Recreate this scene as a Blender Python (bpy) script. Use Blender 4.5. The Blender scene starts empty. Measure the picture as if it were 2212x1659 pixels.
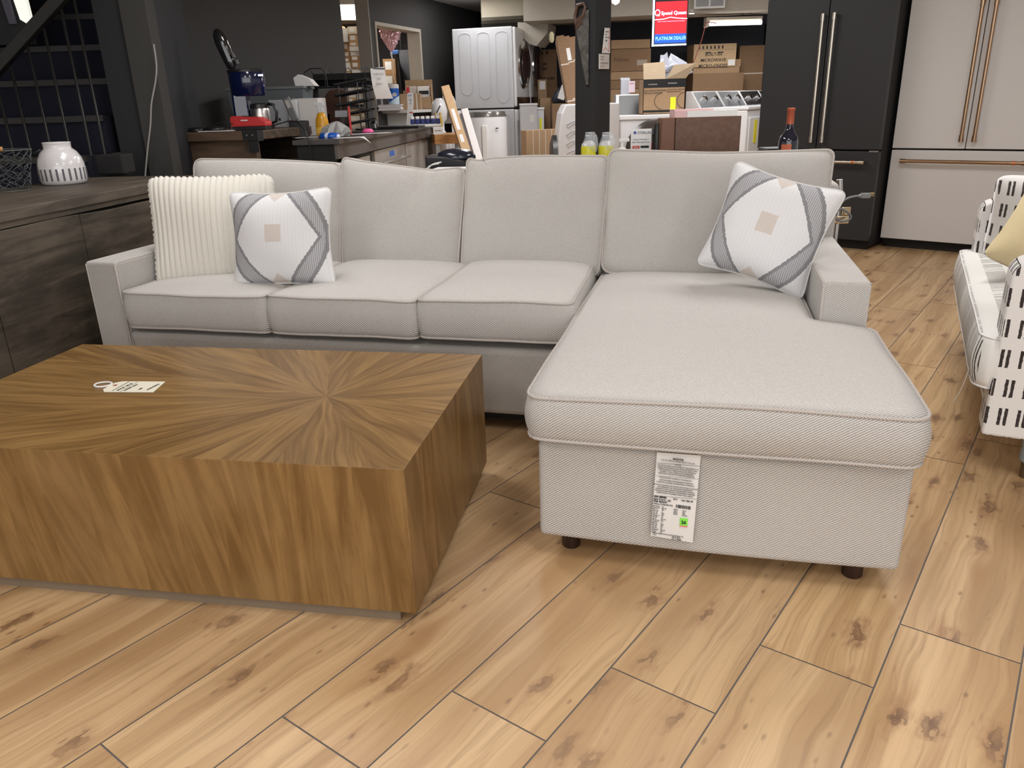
import bpy, bmesh, math, random
import numpy as np
from mathutils import Vector, Matrix
R = math.radians
random.seed(7)
scn = bpy.context.scene
COL = scn.collection

# ---------------- camera ----------------
FPX, CX, CY, EYE = 1661.0, 1106.0, 829.5, 1.12
AX = [(0.999512398, 0.0312244551, 0.0), (-0.0107122235, 0.34290431, -0.939309258), (-0.0293294197, 0.938851249, 0.343071593)]
cam = bpy.data.cameras.new('camera'); camo = bpy.data.objects.new('camera', cam); COL.objects.link(camo)
cam.sensor_width = 36; cam.lens = 36 * FPX / 2212; cam.clip_start = .02; cam.clip_end = 60
camo.matrix_world = Matrix.Translation((0, 0, EYE)) @ Matrix(AX).to_4x4()
scn.camera = camo
def ray(px, py):
    v = (px - CX, -(py - CY), -FPX)
    return [sum(AX[i][j] * v[j] for j in range(3)) for i in range(3)]
def atY(px, py, Y):
    r = ray(px, py); t = Y / r[1]; return Vector((r[0] * t, Y, EYE + r[2] * t))
def atZ(px, py, z):
    r = ray(px, py); t = (z - EYE) / r[2]; return Vector((r[0] * t, r[1] * t, z))

# ---------------- world, lights, exposure ----------------
w = bpy.data.worlds.new('world'); scn.world = w; w.use_nodes = True
bg = w.node_tree.nodes['Background']; bg.inputs[0].default_value = (1, .95, .9, 1); bg.inputs[1].default_value = .55
vs = scn.view_settings; vs.view_transform = 'Standard'; vs.look = 'None'; vs.gamma = 1; vs.use_curve_mapping = False
vs.exposure = -0.1
def lamp(name, loc, sx, sy, power, col=(1, .94, .86), rot=(0, 0, 0)):
    l = bpy.data.lights.new(name, 'AREA'); l.shape = 'RECTANGLE'; l.size = sx; l.size_y = sy; l.energy = power; l.color = col
    o = bpy.data.objects.new(name, l); COL.objects.link(o); o.location = loc; o.rotation_euler = rot
    return o
WC = (1, .985, .975)
lamp('front_fill_light', (-.5, -3.4, 1.5), 6.5, 2.2, 108, (1, .99, .985), rot=(R(90), 0, 0))  # unseen fill light added behind the camera to brighten front-facing surfaces
for x, y, p in ((.5, .9, 20), (-1.3, -.3, 32), (1.9, -.6, 18), (-1.0, 3.1, 22), (1.7, 3.3, 30), (.2, 5.2, 26), (.3, 7.2, 34), (2.7, 7.5, 40), (1.5, 8.3, 28), (-.3, 9.8, 14)):
    lamp('ceiling_lamp', (x, y, 2.33), .4, 1.1, p, WC, rot=(0, 0, R(20)))
lamp('fluorescent_lamp', (2.72, 9.8, 1.885), .7, .06, 16, WC)
lamp('storage_lamp_and_fill', (-1.75, 10.6, 2.25), .2, .5, 40, (1, .93, .82))  # extra fill added to brighten the deep part of the storage room
lamp('storage_lamp_and_fill', (-2.9, 10.4, 2.3), .3, 1.2, 60, (1, .93, .82))

# ---------------- material expression helper ----------------
class V:
    def __init__(s, T, k): s.T, s.k = T, k
    def _m(s, op, *a, cl=False):
        n = s.T.n.new('ShaderNodeMath'); n.operation = op; n.use_clamp = cl
        for i, x in enumerate((s,) + a):
            if isinstance(x, V): s.T.l.new(x.k, n.inputs[i])
            else: n.inputs[i].default_value = x
        return V(s.T, n.outputs[0])
    def __add__(s, o): return s._m('ADD', o)
    __radd__ = __add__
    def __mul__(s, o): return s._m('MULTIPLY', o)
    __rmul__ = __mul__
    def __sub__(s, o): return s._m('SUBTRACT', o)
    def __rsub__(s, o): return (s * -1) + o
    def __truediv__(s, o): return s._m('DIVIDE', o)
    def __neg__(s): return s * -1
    def sin(s): return s._m('SINE')
    def abs(s): return s._m('ABSOLUTE')
    def floor(s): return s._m('FLOOR')
    def frac(s): return s._m('FRACT')
    def gt(s, o): return s._m('GREATER_THAN', o)
    def lt(s, o): return s._m('LESS_THAN', o)
    def pow(s, o): return s._m('POWER', o)
    def min(s, o): return s._m('MINIMUM', o)
    def max(s, o): return s._m('MAXIMUM', o)
    def atan2(s, o): return s._m('ARCTAN2', o)
    def sm(s, a, b):
        n = s.T.n.new('ShaderNodeMapRange'); n.interpolation_type = 'SMOOTHSTEP'
        s.T.l.new(s.k, n.inputs[0]); n.inputs[1].default_value = a; n.inputs[2].default_value = b
        return V(s.T, n.outputs[0])
class Tree:
    def __init__(s, m): s.t = m.node_tree; s.n = s.t.nodes; s.l = s.t.links; s._tc = None
    def tc(s, w='Object'):
        if not s._tc: s._tc = s.n.new('ShaderNodeTexCoord')
        return s._tc.outputs[w]
    def sep(s, k):
        n = s.n.new('ShaderNodeSeparateXYZ'); s.l.new(k, n.inputs[0]); return [V(s, o) for o in n.outputs]
    def obj(s): return s.sep(s.tc('Object'))
    def uv(s): return s.sep(s.tc('UV'))
    def attr(s, name):
        n = s.n.new('ShaderNodeAttribute'); n.attribute_name = name; return s.sep(n.outputs['Vector'])
    def vec(s, *a):
        n = s.n.new('ShaderNodeCombineXYZ')
        for i, x in enumerate(a):
            if isinstance(x, V): s.l.new(x.k, n.inputs[i])
            else: n.inputs[i].default_value = x
        return n.outputs[0]
    def noise(s, vec, scale=1, detail=3, rough=.5, dist=0):
        n = s.n.new('ShaderNodeTexNoise'); s.l.new(vec, n.inputs['Vector'])
        n.inputs['Scale'].default_value = scale; n.inputs['Detail'].default_value = detail
        n.inputs['Roughness'].default_value = rough; n.inputs['Distortion'].default_value = dist
        return V(s, n.outputs[0])
    def vor(s, vec, scale=1, rnd=1):
        n = s.n.new('ShaderNodeTexVoronoi'); n.voronoi_dimensions = '2D'; s.l.new(vec, n.inputs['Vector']); n.inputs['Scale'].default_value = scale
        n.inputs['Randomness'].default_value = rnd
        return V(s, n.outputs['Distance']), s.sep(n.outputs['Color'])
    def white(s, v):
        n = s.n.new('ShaderNodeTexWhiteNoise'); n.noise_dimensions = '1D'; s.l.new(v.k, n.inputs['W']); return V(s, n.outputs[0])
    def mix(s, f, a, b):
        n = s.n.new('ShaderNodeMix'); n.data_type = 'RGBA'
        if isinstance(f, V): s.l.new(f.k, n.inputs[0])
        else: n.inputs[0].default_value = f
        for i, c in ((6, a), (7, b)):
            if isinstance(c, tuple): n.inputs[i].default_value = (*c, 1)
            else: s.l.new(c, n.inputs[i])
        return n.outputs[2]
MATS = {}
def mat(name, col=(.5, .5, .5), rough=.5, metal=0, fn=None, spec=.5, emit=None, es=1, trans=0, coat=0, bump=.3, bd=.002, alpha=1, sheen=0):
    if name in MATS: return MATS[name]
    m = bpy.data.materials.new(name); m.use_nodes = True; MATS[name] = m
    T = Tree(m); p = T.n['Principled BSDF']
    I = p.inputs
    I['Base Color'].default_value = (*col, 1); I['Roughness'].default_value = rough; I['Metallic'].default_value = metal
    I['Specular IOR Level'].default_value = spec; I['Transmission Weight'].default_value = trans; I['Coat Weight'].default_value = coat
    I['Alpha'].default_value = alpha; I['Sheen Weight'].default_value = sheen
    if emit: I['Emission Color'].default_value = (*emit, 1); I['Emission Strength'].default_value = es
    if fn:
        r = fn(T)
        if not isinstance(r, dict): r = {'c': r}
        if 'c' in r: T.l.new(r['c'], I['Base Color'])
        if 'r' in r: T.l.new(r['r'].k, I['Roughness'])
        if 'h' in r:
            b = T.n.new('ShaderNodeBump'); b.inputs['Strength'].default_value = bump; b.inputs['Distance'].default_value = bd
            T.l.new(r['h'].k, b.inputs['Height']); T.l.new(b.outputs[0], I['Normal'])
        if 'e' in r: T.l.new(r['e'], I['Emission Color']); I['Emission Strength'].default_value = es
    return m

# ---------------- mesh helpers ----------------
class MB:
    def __init__(s): s.v = []; s.f = []
    def add(s, v, f):
        k = len(s.v); s.v += [tuple(x) for x in v]; s.f += [tuple(i + k for i in q) for q in f]; return s
    def box(s, x0, x1, y0, y1, z0, z1, M=None):
        v = [(x, y, z) for z in (z0, z1) for y in (y0, y1) for x in (x0, x1)]
        if M: v = [M @ Vector(p) for p in v]
        return s.add(v, [(0, 2, 3, 1), (4, 5, 7, 6), (0, 1, 5, 4), (2, 6, 7, 3), (0, 4, 6, 2), (1, 3, 7, 5)])
    def prism(s, pts, d, M=None):      # polygon in xz, extruded along y by d
        n = len(pts); v = [(x, 0, z) for x, z in pts] + [(x, d, z) for x, z in pts]
        if M: v = [M @ Vector(p) for p in v]
        return s.add(v, [tuple(range(n)), tuple(range(2 * n - 1, n - 1, -1))] + [((i + 1) % n, i, i + n, (i + 1) % n + n) for i in range(n)])
    def hull8(s, v): return s.add(v, [(0, 2, 3, 1), (4, 5, 7, 6), (0, 1, 5, 4), (2, 6, 7, 3), (0, 4, 6, 2), (1, 3, 7, 5)])
    def lathe(s, prof, n=24, c=(0, 0, 0), M=None, sx=1, sy=1, cap=True):
        v = []; f = []
        for r, z in prof:
            for i in range(n):
                a = 2 * math.pi * i / n; v.append((c[0] + r * sx * math.cos(a), c[1] + r * sy * math.sin(a), c[2] + z))
        for k in range(len(prof) - 1):
            for i in range(n):
                j = (i + 1) % n; f.append((k * n + i, k * n + j, (k + 1) * n + j, (k + 1) * n + i))
        if cap:
            f.append(tuple(range(n - 1, -1, -1))); f.append(tuple(range((len(prof) - 1) * n, len(prof) * n)))
        if M: v = [M @ Vector(p) for p in v]
        return s.add(v, f)
    def cyl(s, a, b, r, n=16, r2=None):
        a = Vector(a); b = Vector(b); d = b - a; M = Matrix.Translation(a) @ d.to_track_quat('Z', 'Y').to_matrix().to_4x4()
        return s.lathe([(r, 0), (r2 if r2 is not None else r, d.length)], n, M=M)
    def tube(s, pts, r, n=8, closed=False):
        pts = [Vector(p) for p in pts]; N = len(pts); v = []; f = []; up = None
        for i, p in enumerate(pts):
            if closed: t = pts[(i + 1) % N] - pts[i - 1]
            else: t = pts[min(i + 1, N - 1)] - pts[max(i - 1, 0)]
            t.normalize()
            if up is None: up = t.orthogonal().normalized()
            up = (up - t * up.dot(t)).normalized(); b = t.cross(up)
            rr = r(i / max(1, N - 1)) if callable(r) else r
            for k in range(n):
                a = 2 * math.pi * k / n; v.append(p + (up * math.cos(a) + b * math.sin(a)) * rr)
        for i in range(N if closed else N - 1):
            j = (i + 1) % N
            for k in range(n): f.append((i * n + k, i * n + (k + 1) % n, j * n + (k + 1) % n, j * n + k))
        if not closed: f.append(tuple(range(n - 1, -1, -1))); f.append(tuple(range((N - 1) * n, N * n)))
        return s.add(v, f)
def link(name, me, m, parent=None, loc=None, rz=None):
    o = bpy.data.objects.new(name, me); COL.objects.link(o)
    if m is not None: me.materials.append(m)
    if parent is not None: o.parent = parent
    if loc is not None: o.location = loc
    if rz is not None: o.rotation_euler = (0, 0, R(rz))
    return o
def obj(name, mb, m, parent=None, loc=None, rz=None, smooth=False, bevel=0, seg=2, kind=None):
    me = bpy.data.meshes.new(name); me.from_pydata(mb.v, [], mb.f); me.update()
    bm = bmesh.new(); bm.from_mesh(me); bmesh.ops.recalc_face_normals(bm, faces=bm.faces); bm.to_mesh(me); bm.free()
    o = link(name, me, m, parent, loc, rz)
    if smooth:
        for p in me.polygons: p.use_smooth = True
    if smooth == 'auto':
        for e in me.edges: pass
        me.set_sharp_from_angle(angle=R(40))
    if bevel:
        b = o.modifiers.new('bevel', 'BEVEL'); b.width = bevel; b.segments = seg; b.limit_method = 'ANGLE'; b.angle_limit = R(35)
    if kind: o['kind'] = kind
    return o
def tag(o, label, cat, group=None, kind=None):
    o['label'] = label; o['category'] = cat
    if group: o['group'] = group
    if kind: o['kind'] = kind
    return o
def thing(name, label, cat, loc=(0, 0, 0), rz=0, group=None, rot=None):
    o = bpy.data.objects.new(name, None); COL.objects.link(o); o.location = loc; o.empty_display_size = .1
    o.rotation_euler = rot if rot else (0, 0, R(rz)); return tag(o, label, cat, group)
def struct(name, mb, m, **k): return obj(name, mb, m, kind='structure', **k)
def copytree(o, parent=None):
    c = o.copy(); COL.objects.link(c)
    if parent is not None: c.parent = parent
    for ch in list(o.children): copytree(ch, c)
    return c
def text(s, size, m, parent, M, name='lettering', al='LEFT', ext=.0004, sy=1.0, bold=0):
    cu = bpy.data.curves.new(name, 'FONT'); cu.body = s; cu.size = size; cu.extrude = ext; cu.align_x = al; cu.resolution_u = 2; cu.offset = bold
    t = bpy.data.objects.new('tmp', cu); me = bpy.data.meshes.new_from_object(t)
    me.transform(M @ Matrix.Diagonal((1, sy, 1, 1))); bpy.data.objects.remove(t); bpy.data.curves.remove(cu); me.name = name
    return link(name, me, m, parent)
def FM(x, y, z, tilt=0, yaw=0, roll=0):      # text standing in the xz plane facing -y
    return Matrix.Translation((x, y, z)) @ Matrix.Rotation(R(yaw), 4, 'Z') @ Matrix.Rotation(R(90 + tilt), 4, 'X') @ Matrix.Rotation(R(roll), 4, 'Z')
def joinmesh(objs):        # several text meshes -> one mesh object
    bm = bmesh.new()
    for o in objs: bm.from_mesh(o.data)
    me = objs[0].data; bm.to_mesh(me); bm.free()
    for o in objs[1:]: bpy.data.objects.remove(o)
    return objs[0]

# ---------------- materials ----------------
def plain_bump(c, sc=60, amt=.06):
    def f(T):
        n = T.noise(T.tc('Object'), sc, 3); b = tuple(max(0, x * (1 - amt * 2)) for x in c); d = tuple(min(1, x * (1 + amt * 2)) for x in c)
        return {'c': T.mix(n, b, d), 'h': n}
    return f
def twill(T, base=(.70, .675, .64), dark=(.21, .198, .19), per=.0064):
    x, y, z = T.obj()
    n = T.noise(T.tc('Object'), 260, 2); big = T.noise(T.tc('Object'), 3, 2)
    c = (x * .66 - z - y * .66) * (2 * math.pi / per) + (n - .5) * 1.5
    nz = T.sep(T.tc('Normal'))[2].abs().sm(.75, .97); gr = T.noise(T.tc('Object'), 420, 3, .7)
    s = (c.sin() * .5 + .5) * (1 - nz * .8) + nz * .8 * gr.sm(.35, .65) * .55
    k = s.pow(1.2) * .76 + (n * .22)
    col = T.mix(k, base, dark)
    return {'c': T.mix(big.sm(.4, .7) * .25, col, tuple(b * .8 for b in base)), 'h': s * -1}
M_FAB = mat('greige_twill', rough=.95, fn=twill, spec=.1, bump=.35, bd=.0015, sheen=.15)
M_PIPE = mat('greige_piping', rough=.95, spec=.1, bump=.5, bd=.001, fn=lambda T: (lambda s: {'c': T.mix(s, (.64, .60, .56), (.36, .33, .31)), 'h': s * -1})(((T.obj()[0] + T.obj()[1] * .6 + T.obj()[2]) * 900).sin() * .5 + .5))
def floorfn(T):
    u, v, _ = T.uv(); r, g, b = T.attr('tile')
    wa = T.noise(T.vec(u * 2.2 + r * 37, v * 5 + g * 31, b * 9), 1, 2, .5) - .5
    wb = T.noise(T.vec(u * 9 + r * 17, v * 16 + g * 31, b * 9), 1, 2, .5) - .5
    vv = v + wa * .085 + wb * .012
    fine = T.noise(T.vec(u * 1.3 + r * 11, vv * 95 + g * 31, r * 9), 1, 4, .6)
    broad = T.noise(T.vec(u * .9 + g * 21, vv * 13 + r * 31, g * 9), 1, 3, .5)
    ringf = (broad * 11 + fine * .5).frac()
    line = 1 - (ringf - .5).abs().sm(.0, .16)
    c = T.mix(broad.sm(.32, .68), (.44, .262, .115), (.70, .475, .252))
    c = T.mix(fine.sm(.42, .70) * .45, c, (.36, .215, .105))
    c = T.mix(line * fine.sm(.45, .6) * .38, c, (.30, .165, .075))
    red = T.noise(T.vec(u * 1.6 + b * 20, vv * 9 + r * 20, 3.0), 1, 3, .6)
    c = T.mix(red.sm(.56, .74) * .65, c, (.37, .18, .07))
    n3 = T.noise(T.vec(u * 30 + r * 5, v * 60 + g * 7, b * 3), 1, 4, .55) - .5
    d, cc = T.vor(T.vec(u * 4.6 + r * 91 + b * 40 + wb * .5, v * 10.5 + g * 73 + wb * .5, 0.), 1, 1)
    pick = cc[0].gt(.70)
    dd = d + n3 * .62
    halo = (1 - dd.sm(.10, .40)) * pick
    kn = (1 - dd.sm(.11, .16)) * pick
    d2, c2 = T.vor(T.vec(u * 14 + r * 41 + b * 30, v * 34 + g * 13, 0.), 1, 1)
    sp = (1 - (d2 + n3 * .2).sm(.05, .2)) * c2[0].gt(.80) * red.sm(.46, .6)
    c = T.mix(halo * (fine * .6 + .2), c, (.34, .18, .08))
    c = T.mix(kn * (n3 * 2.5 + .8).min(1.0).max(.35) * .9, c, (.17, .088, .042))
    c = T.mix(sp * .75, c, (.19, .10, .05))
    c = T.mix(r * .22, c, (.56, .41, .27))
    c = T.mix(g.gt(.7) * .15, c, (.42, .26, .15))
    return {'c': c, 'h': fine * .7 - kn, 'r': fine * .12 + .36}
M_TILE = mat('wood_look_tile', rough=.3, fn=floorfn, bump=.12, bd=.001)
M_GROUT = mat('grey_grout', (.16, .145, .135), .9, fn=plain_bump((.15, .135, .125), 200))
def veneer(T):
    x, y, z = T.obj()
    # top: radial wedges round the burst; sides: upright strips
    cx, cy = x + .339, y - .396
    ang = cy.atan2(cx); rad = (cx * cx + cy * cy).pow(.5)
    n0 = T.noise(T.vec(x * 3, y * 3, z * 3), 1, 3)
    wed = (ang * (26 / (2 * math.pi)) + (n0 - .5) * .12)
    w = wed.floor(); wr = T.white(w)
    sg = (w * .5).frac().gt(.25) * .18 - .09
    tw = (w + .5) * (-2 * math.pi / 26) + sg
    cs, sn = (tw + math.pi / 2).sin(), tw.sin()
    pa, pb = cx * cs - cy * sn, cx * sn + cy * cs
    wv = T.noise(T.vec(pa * 3 + wr * 30, pb * 4, wr * 9), 1, 2) - .5
    g1 = T.noise(T.vec(pa * 3.2 + wr * 40, (pb + wv * .06) * 75, wr * 7), 1, 5, .62)
    g1b = T.noise(T.vec(pa * 1.4 + wr * 9, (pb + wv * .08) * 17, wr * 5), 1, 3, .6)
    e = (wed.frac() - .5).abs()
    top = T.mix((g1 * .5 + g1b * .5).sm(.38, .66), (.150, .076, .020), (.325, .188, .062))
    top = T.mix(wr * .2, top, (.27, .160, .056))
    top = T.mix(e.sm(.488, .5) * .35, top, (.11, .06, .03))
    s = x + y * 1.0
    sw = T.white((s * 9 + (n0 - .5) * .25 + z * .15).floor()); 
    g2 = T.noise(T.vec(s * 26 + z * (sw * 10) + sw * 20, z * 2.4 + sw * 5, sw * 9), 1, 5, .62, .6)
    bl = T.noise(T.vec(s * 6, z * 5, 0.), 1, 4)
    side = T.mix(g2.sm(.34, .7), (.145, .073, .020), (.285, .162, .056))
    side = T.mix(bl.sm(.4, .75) * .35, side, (.32, .20, .085))
    side = T.mix(sw * .35, side, (.24, .145, .065))
    geo = T.n.new('ShaderNodeNewGeometry'); nz = T.sep(geo.outputs['Normal'])[2]
    return {'c': T.mix(nz.gt(.7), side, top), 'h': g1, 'r': g1 * .1 + .27}
M_VEN = mat('burst_veneer', rough=.3, fn=veneer, spec=.35, bump=.03, bd=.001, coat=0)
def woodfn(a, b, ax=0, sc=1.0, s2=28):
    def f(T):
        o = T.obj(); q = [o[i] * (2.2 if i == ax else s2) * sc for i in range(3)]
        g = T.noise(T.vec(*q), 1, 5, .62, .7); n = T.noise(T.tc('Object'), 2.5 * sc, 4, .6)
        c = T.mix((g * .6 + n * .4).sm(.36, .64), a, b)
        return {'c': c, 'h': g}
    return f
M_SIDE = mat('sideboard_wood', rough=.6, fn=woodfn((.034, .026, .018), (.112, .088, .064), 1, 1, 20), bump=.3)
M_SIDET = mat('sideboard_top_wood', rough=.6, fn=woodfn((.050, .039, .029), (.125, .098, .073), 1, 1, 22), bump=.2)
M_RUST = mat('rustic_wood', rough=.6, fn=woodfn((.032, .019, .012), (.115, .070, .042), 0, 1, 16), bump=.3)
M_OAKB = mat('orange_wood', rough=.5, fn=woodfn((.28, .12, .03), (.5, .25, .08), 0, 1, 18))
M_BLK = mat('black_plastic', (.012, .012, .013), .35)
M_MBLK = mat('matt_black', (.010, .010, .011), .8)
M_GUN = mat('charcoal_wall', rough=.75, fn=plain_bump((.047, .045, .044), 30, .04), bump=.05)
M_NAVY = mat('navy_paint', rough=.8, fn=plain_bump((.048, .052, .068), 30, .05), bump=.05)
M_DWALL = mat('dark_grey_paint', rough=.8, fn=plain_bump((.017, .018, .020), 30, .05), bump=.05)
M_CREAM = mat('cream_paint', rough=.6, fn=plain_bump((.43, .39, .33), 12, .04), bump=.05)
M_CEIL = mat('ceiling_paint', rough=.8, fn=plain_bump((.5, .47, .44), 8, .04), bump=.05)
M_WHT = mat('white_enamel', rough=.25, fn=plain_bump((.74, .74, .76), 4, .02), bump=.02)
M_WP = mat('white_plastic', (.72, .71, .69), .4)
M_PAPER = mat('paper_white', (.78, .77, .76), .8)
M_INK = mat('black_ink', (.02, .02, .022), .8)
M_GINK = mat('grey_ink', (.16, .16, .17), .8)
M_CHR = mat('chrome', (.75, .75, .76), .15, 1)
M_STEEL = mat('brushed_steel', rough=.3, metal=1, fn=lambda T: T.mix(T.noise(T.vec(T.obj()[0] * 4, T.obj()[1] * 4, T.obj()[2] * 300), 1, 2), (.45, .44, .43), (.68, .67, .65)))
M_CARD = mat('cardboard', rough=.85, fn=plain_bump((.36, .235, .135), 25, .06), bump=.1)
M_CARDD = mat('dark_cardboard', rough=.85, fn=plain_bump((.24, .145, .08), 25, .06), bump=.1)
M_CARDE = mat('cardboard_strap', (.62, .56, .48), .6)
M_BRONZE = mat('brushed_bronze', (.42, .28, .18), .28, 1)
M_COPPER = mat('copper_band', (.62, .25, .12), .35, .8)
M_FRB = mat('matt_black_steel', rough=.42, fn=plain_bump((.030, .031, .034), 300, .05), spec=.4, bump=.05)
M_FRW = mat('matt_white_steel', rough=.4, fn=plain_bump((.70, .682, .668), 300, .03), spec=.4, bump=.05)
M_RED = mat('red_plastic', (.55, .03, .03), .4)
M_BLUE = mat('blue_plastic', (.03, .12, .5), .4)
M_ORNG = mat('amber_liquid', (.75, .36, .02), .2, trans=.15)
M_GLASSY = mat('clear_film', (.8, .85, .95), .12, trans=.75, alpha=.55)
M_GREY = mat('mid_grey_plastic', (.30, .31, .32), .5)
M_YEL = mat('yellow_label', (.75, .72, .05), .5)
M_LEG = mat('espresso_wood', rough=.5, fn=woodfn((.02, .009, .006), (.05, .022, .014), 2, 3, 20))

# ---------------- floor ----------------
def build_floor():
    th = R(53.0); U = Vector((math.cos(th), math.sin(th), 0)); W = Vector((-math.sin(th), math.cos(th), 0))
    pv, sv, pu, su = .2309, .1768, 1.2035, .2432; g = .0017
    V_, F_, UVs, RND = [], [], [], []
    rnd = random.Random(3)
    for i in range(-30, 60):
        v0 = sv + pv * i; u0 = 1.405 - su * i
        k0 = int(math.floor((-3 - u0) / pu)); 
        for k in range(k0, k0 + 17):
            a = u0 + pu * k; c = U * (a + pu / 2) + W * (v0 + pv / 2)
            if not (-7 < c.x < 8.5 and -1.5 < c.y < 15): continue
            q = [(a + g, v0 + g), (a + pu - g, v0 + g), (a + pu - g, v0 + pv - g), (a + g, v0 + pv - g)]
            n = len(V_); V_ += [tuple(U * x + W * y) for x, y in q]; F_.append((n, n + 1, n + 2, n + 3))
            fl = rnd.random() < .5
            for x, y in q: UVs.append(((x - a) if not fl else a + pu - x, (y - v0) if not fl else v0 + pv - y))
            RND += [(rnd.random(), rnd.random(), rnd.random(), 1)] * 4
    me = bpy.data.meshes.new('floor'); me.from_pydata(V_, [], F_)
    me.uv_layers.new(name='UVMap'); me.attributes.new('tile', 'FLOAT_VECTOR', 'CORNER')
    me.uv_layers['UVMap'].data.foreach_set('uv', [c for q in UVs for c in q])
    me.attributes['tile'].data.foreach_set('vector', [c for q in RND for c in q[:3]])
    me.materials.append(M_TILE)
    n = len(V_)
    bm = bmesh.new(); bm.from_mesh(me)
    f = bm.faces.new([bm.verts.new(p) for p in ((-7.5, -2, -.0012), (9, -2, -.0012), (9, 15.5, -.0012), (-7.5, 15.5, -.0012))]); f.material_index = 1
    bm.to_mesh(me); bm.free(); me.materials.append(M_GROUT)
    o = bpy.data.objects.new('floor', me); COL.objects.link(o); o['kind'] = 'structure'
build_floor()

# ---------------- cushion builders ----------------
def round_outline(pts, rad, N=180):
    """polygon (CCW) -> rounded and evenly resampled loop"""
    out = []; n = len(pts)
    for i in range(n):
        p = Vector(pts[i]); a = Vector(pts[i - 1]); b = Vector(pts[(i + 1) % n])
        r = rad[i] if isinstance(rad, (list, tuple)) else rad
        da = (a - p).normalized(); db = (b - p).normalized()
        s = p + da * r; e = p + db * r
        for k in range(7):
            t = k / 6; out.append(s * (1 - t) ** 2 + p * 2 * t * (1 - t) + e * t * t)
    L = [0]
    for i in range(len(out)): L.append(L[-1] + (out[(i + 1) % len(out)] - out[i]).length)
    res = []; j = 0
    for k in range(N):
        d = L[-1] * k / N
        while L[j + 1] < d: j += 1
        t = (d - L[j]) / max(1e-9, L[j + 1] - L[j]); res.append(out[j].lerp(out[(j + 1) % len(out)], t))
    return res
def fnoise(seed):
    r = random.Random(seed); c = [(r.uniform(.5, 1), r.randint(1, 3), r.uniform(0, 6.28)), (r.uniform(.3, .6), r.randint(4, 7), r.uniform(0, 6.28)), (r.uniform(.1, .3), r.randint(9, 14), r.uniform(0, 6.28))]
    return lambda t: sum(a * math.sin(2 * math.pi * f * t + p) for a, f, p in c)
def cushion(outline, center, t, crown=.03, bulge=.012, seed=1, crown2=None, wob=.003, flat=2.6, warp=None, dent=None):
    """boxed cushion lying in xy, thickness along z from 0..t ; returns body MB and two piping loops"""
    c = Vector(center); N = len(outline); fn = fnoise(seed); fn2 = fnoise(seed + 50); RN = 14
    nrm = []
    for i in range(N):
        d = outline[(i + 2) % N] - outline[i - 2]; nrm.append(Vector((d.y, -d.x)).normalized())
    K = N // 9; blur = []
    for i in range(N):
        acc = Vector((0, 0))
        for k in range(-K, K + 1): acc += outline[(i + k) % N]
        blur.append(acc / (2 * K + 1))
    def O(i, r): q = r ** 5; return blur[i] * (1 - q) + outline[i] * q
    mb = MB(); v = []; f = []; rows = []
    def P(x, y, z):
        q = Vector((x, y, z)); return warp(q) if warp else q
    crown2 = crown if crown2 is None else crown2
    OA = np.array([(p.x, p.y) for p in outline]); x0, y0_ = OA.min(0); x1, y1_ = OA.max(0)
    def shape(x, y, r):
        if r >= .9999: return 0.0
        d2 = ((OA - (x, y)) ** 2).sum(1); d = float(((1 / np.maximum(d2, 1e-7)) ** 2).mean()) ** -.25 * .42
        e = 1 - math.exp(-d / (.028 * flat / 2.6) * .9)
        uu = (2 * (x - x0) / (x1 - x0) - 1); vv = (2 * (y - y0_) / (y1_ - y0_) - 1)
        return e * (.35 + .65 * max(0, 1 - uu ** 4) * max(0, 1 - vv ** 4))
    def h(r, top, x=None, y=None): return (crown if top else crown2) * shape(c.x if x is None else x, c.y if y is None else y, r)
    # bottom centre
    v.append(P(c.x, c.y, -h(0, False))); 
    for k in range(1, RN + 1):
        r = (k / RN) ** .75; row = []
        for i in range(N):
            o = O(i, r); p = c + (o - c) * r
            row.append(len(v)); v.append(P(p.x, p.y, -h(r, False, p.x, p.y) + wob * .6 * fn2(i / N) * r ** 5))
        rows.append(row)
    S = 7
    for k in range(1, S):
        s = k / S; row = []
        for i in range(N):
            p = outline[i] + nrm[i] * bulge * math.sin(math.pi * s) * (1 + .15 * fn(i / N))
            row.append(len(v)); v.append(P(p.x, p.y, t * s + wob * (fn(i / N) * s + fn2(i / N) * .6 * (1 - s))))
        rows.append(row)
    for k in range(RN, 0, -1):
        r = (k / RN) ** .75; row = []
        for i in range(N):
            o = O(i, r); p = c + (o - c) * r
            z = t + h(r, True, p.x, p.y) + wob * fn(i / N) * r ** 5
            if dent: z += dent(p.x, p.y)
            row.append(len(v)); v.append(P(p.x, p.y, z))
        rows.append(row)
    v.append(P(c.x, c.y, t + h(0, True) + (dent(c.x, c.y) if dent else 0)))
    for i in range(N): f.append((0, rows[0][(i + 1) % N], rows[0][i]))
    for a, b in zip(rows, rows[1:]):
        for i in range(N): j = (i + 1) % N; f.append((a[i], a[j], b[j], b[i]))
    for i in range(N): f.append((rows[-1][i], rows[-1][(i + 1) % N], len(v) - 1))
    mb.add(v, f)
    top = rows[RN - 1 + S]; bot = rows[RN - 1]
    l1 = [Vector(v[k]) for k in top]; l2 = [Vector(v[k]) for k in bot]
    return mb, l1, l2
def put_cushion(name, cu, parent, M, m=None, pm=None, pr=.0045):
    mb, l1, l2 = cu
    mb.v = [tuple(M @ Vector(p)) for p in mb.v]
    o = obj(name, mb, m or M_FAB, parent, smooth=True)
    if pm is not False:
        pp = MB().tube([M @ p for p in l1], pr, 6, True).tube([M @ p for p in l2], pr, 6, True)
        obj('piping', pp, pm or M_PIPE, o, smooth=True)
    return o
def soft_box(x0, x1, y0, y1, z0, z1, M=None): return MB().box(x0, x1, y0, y1, z0, z1, M)

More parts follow.
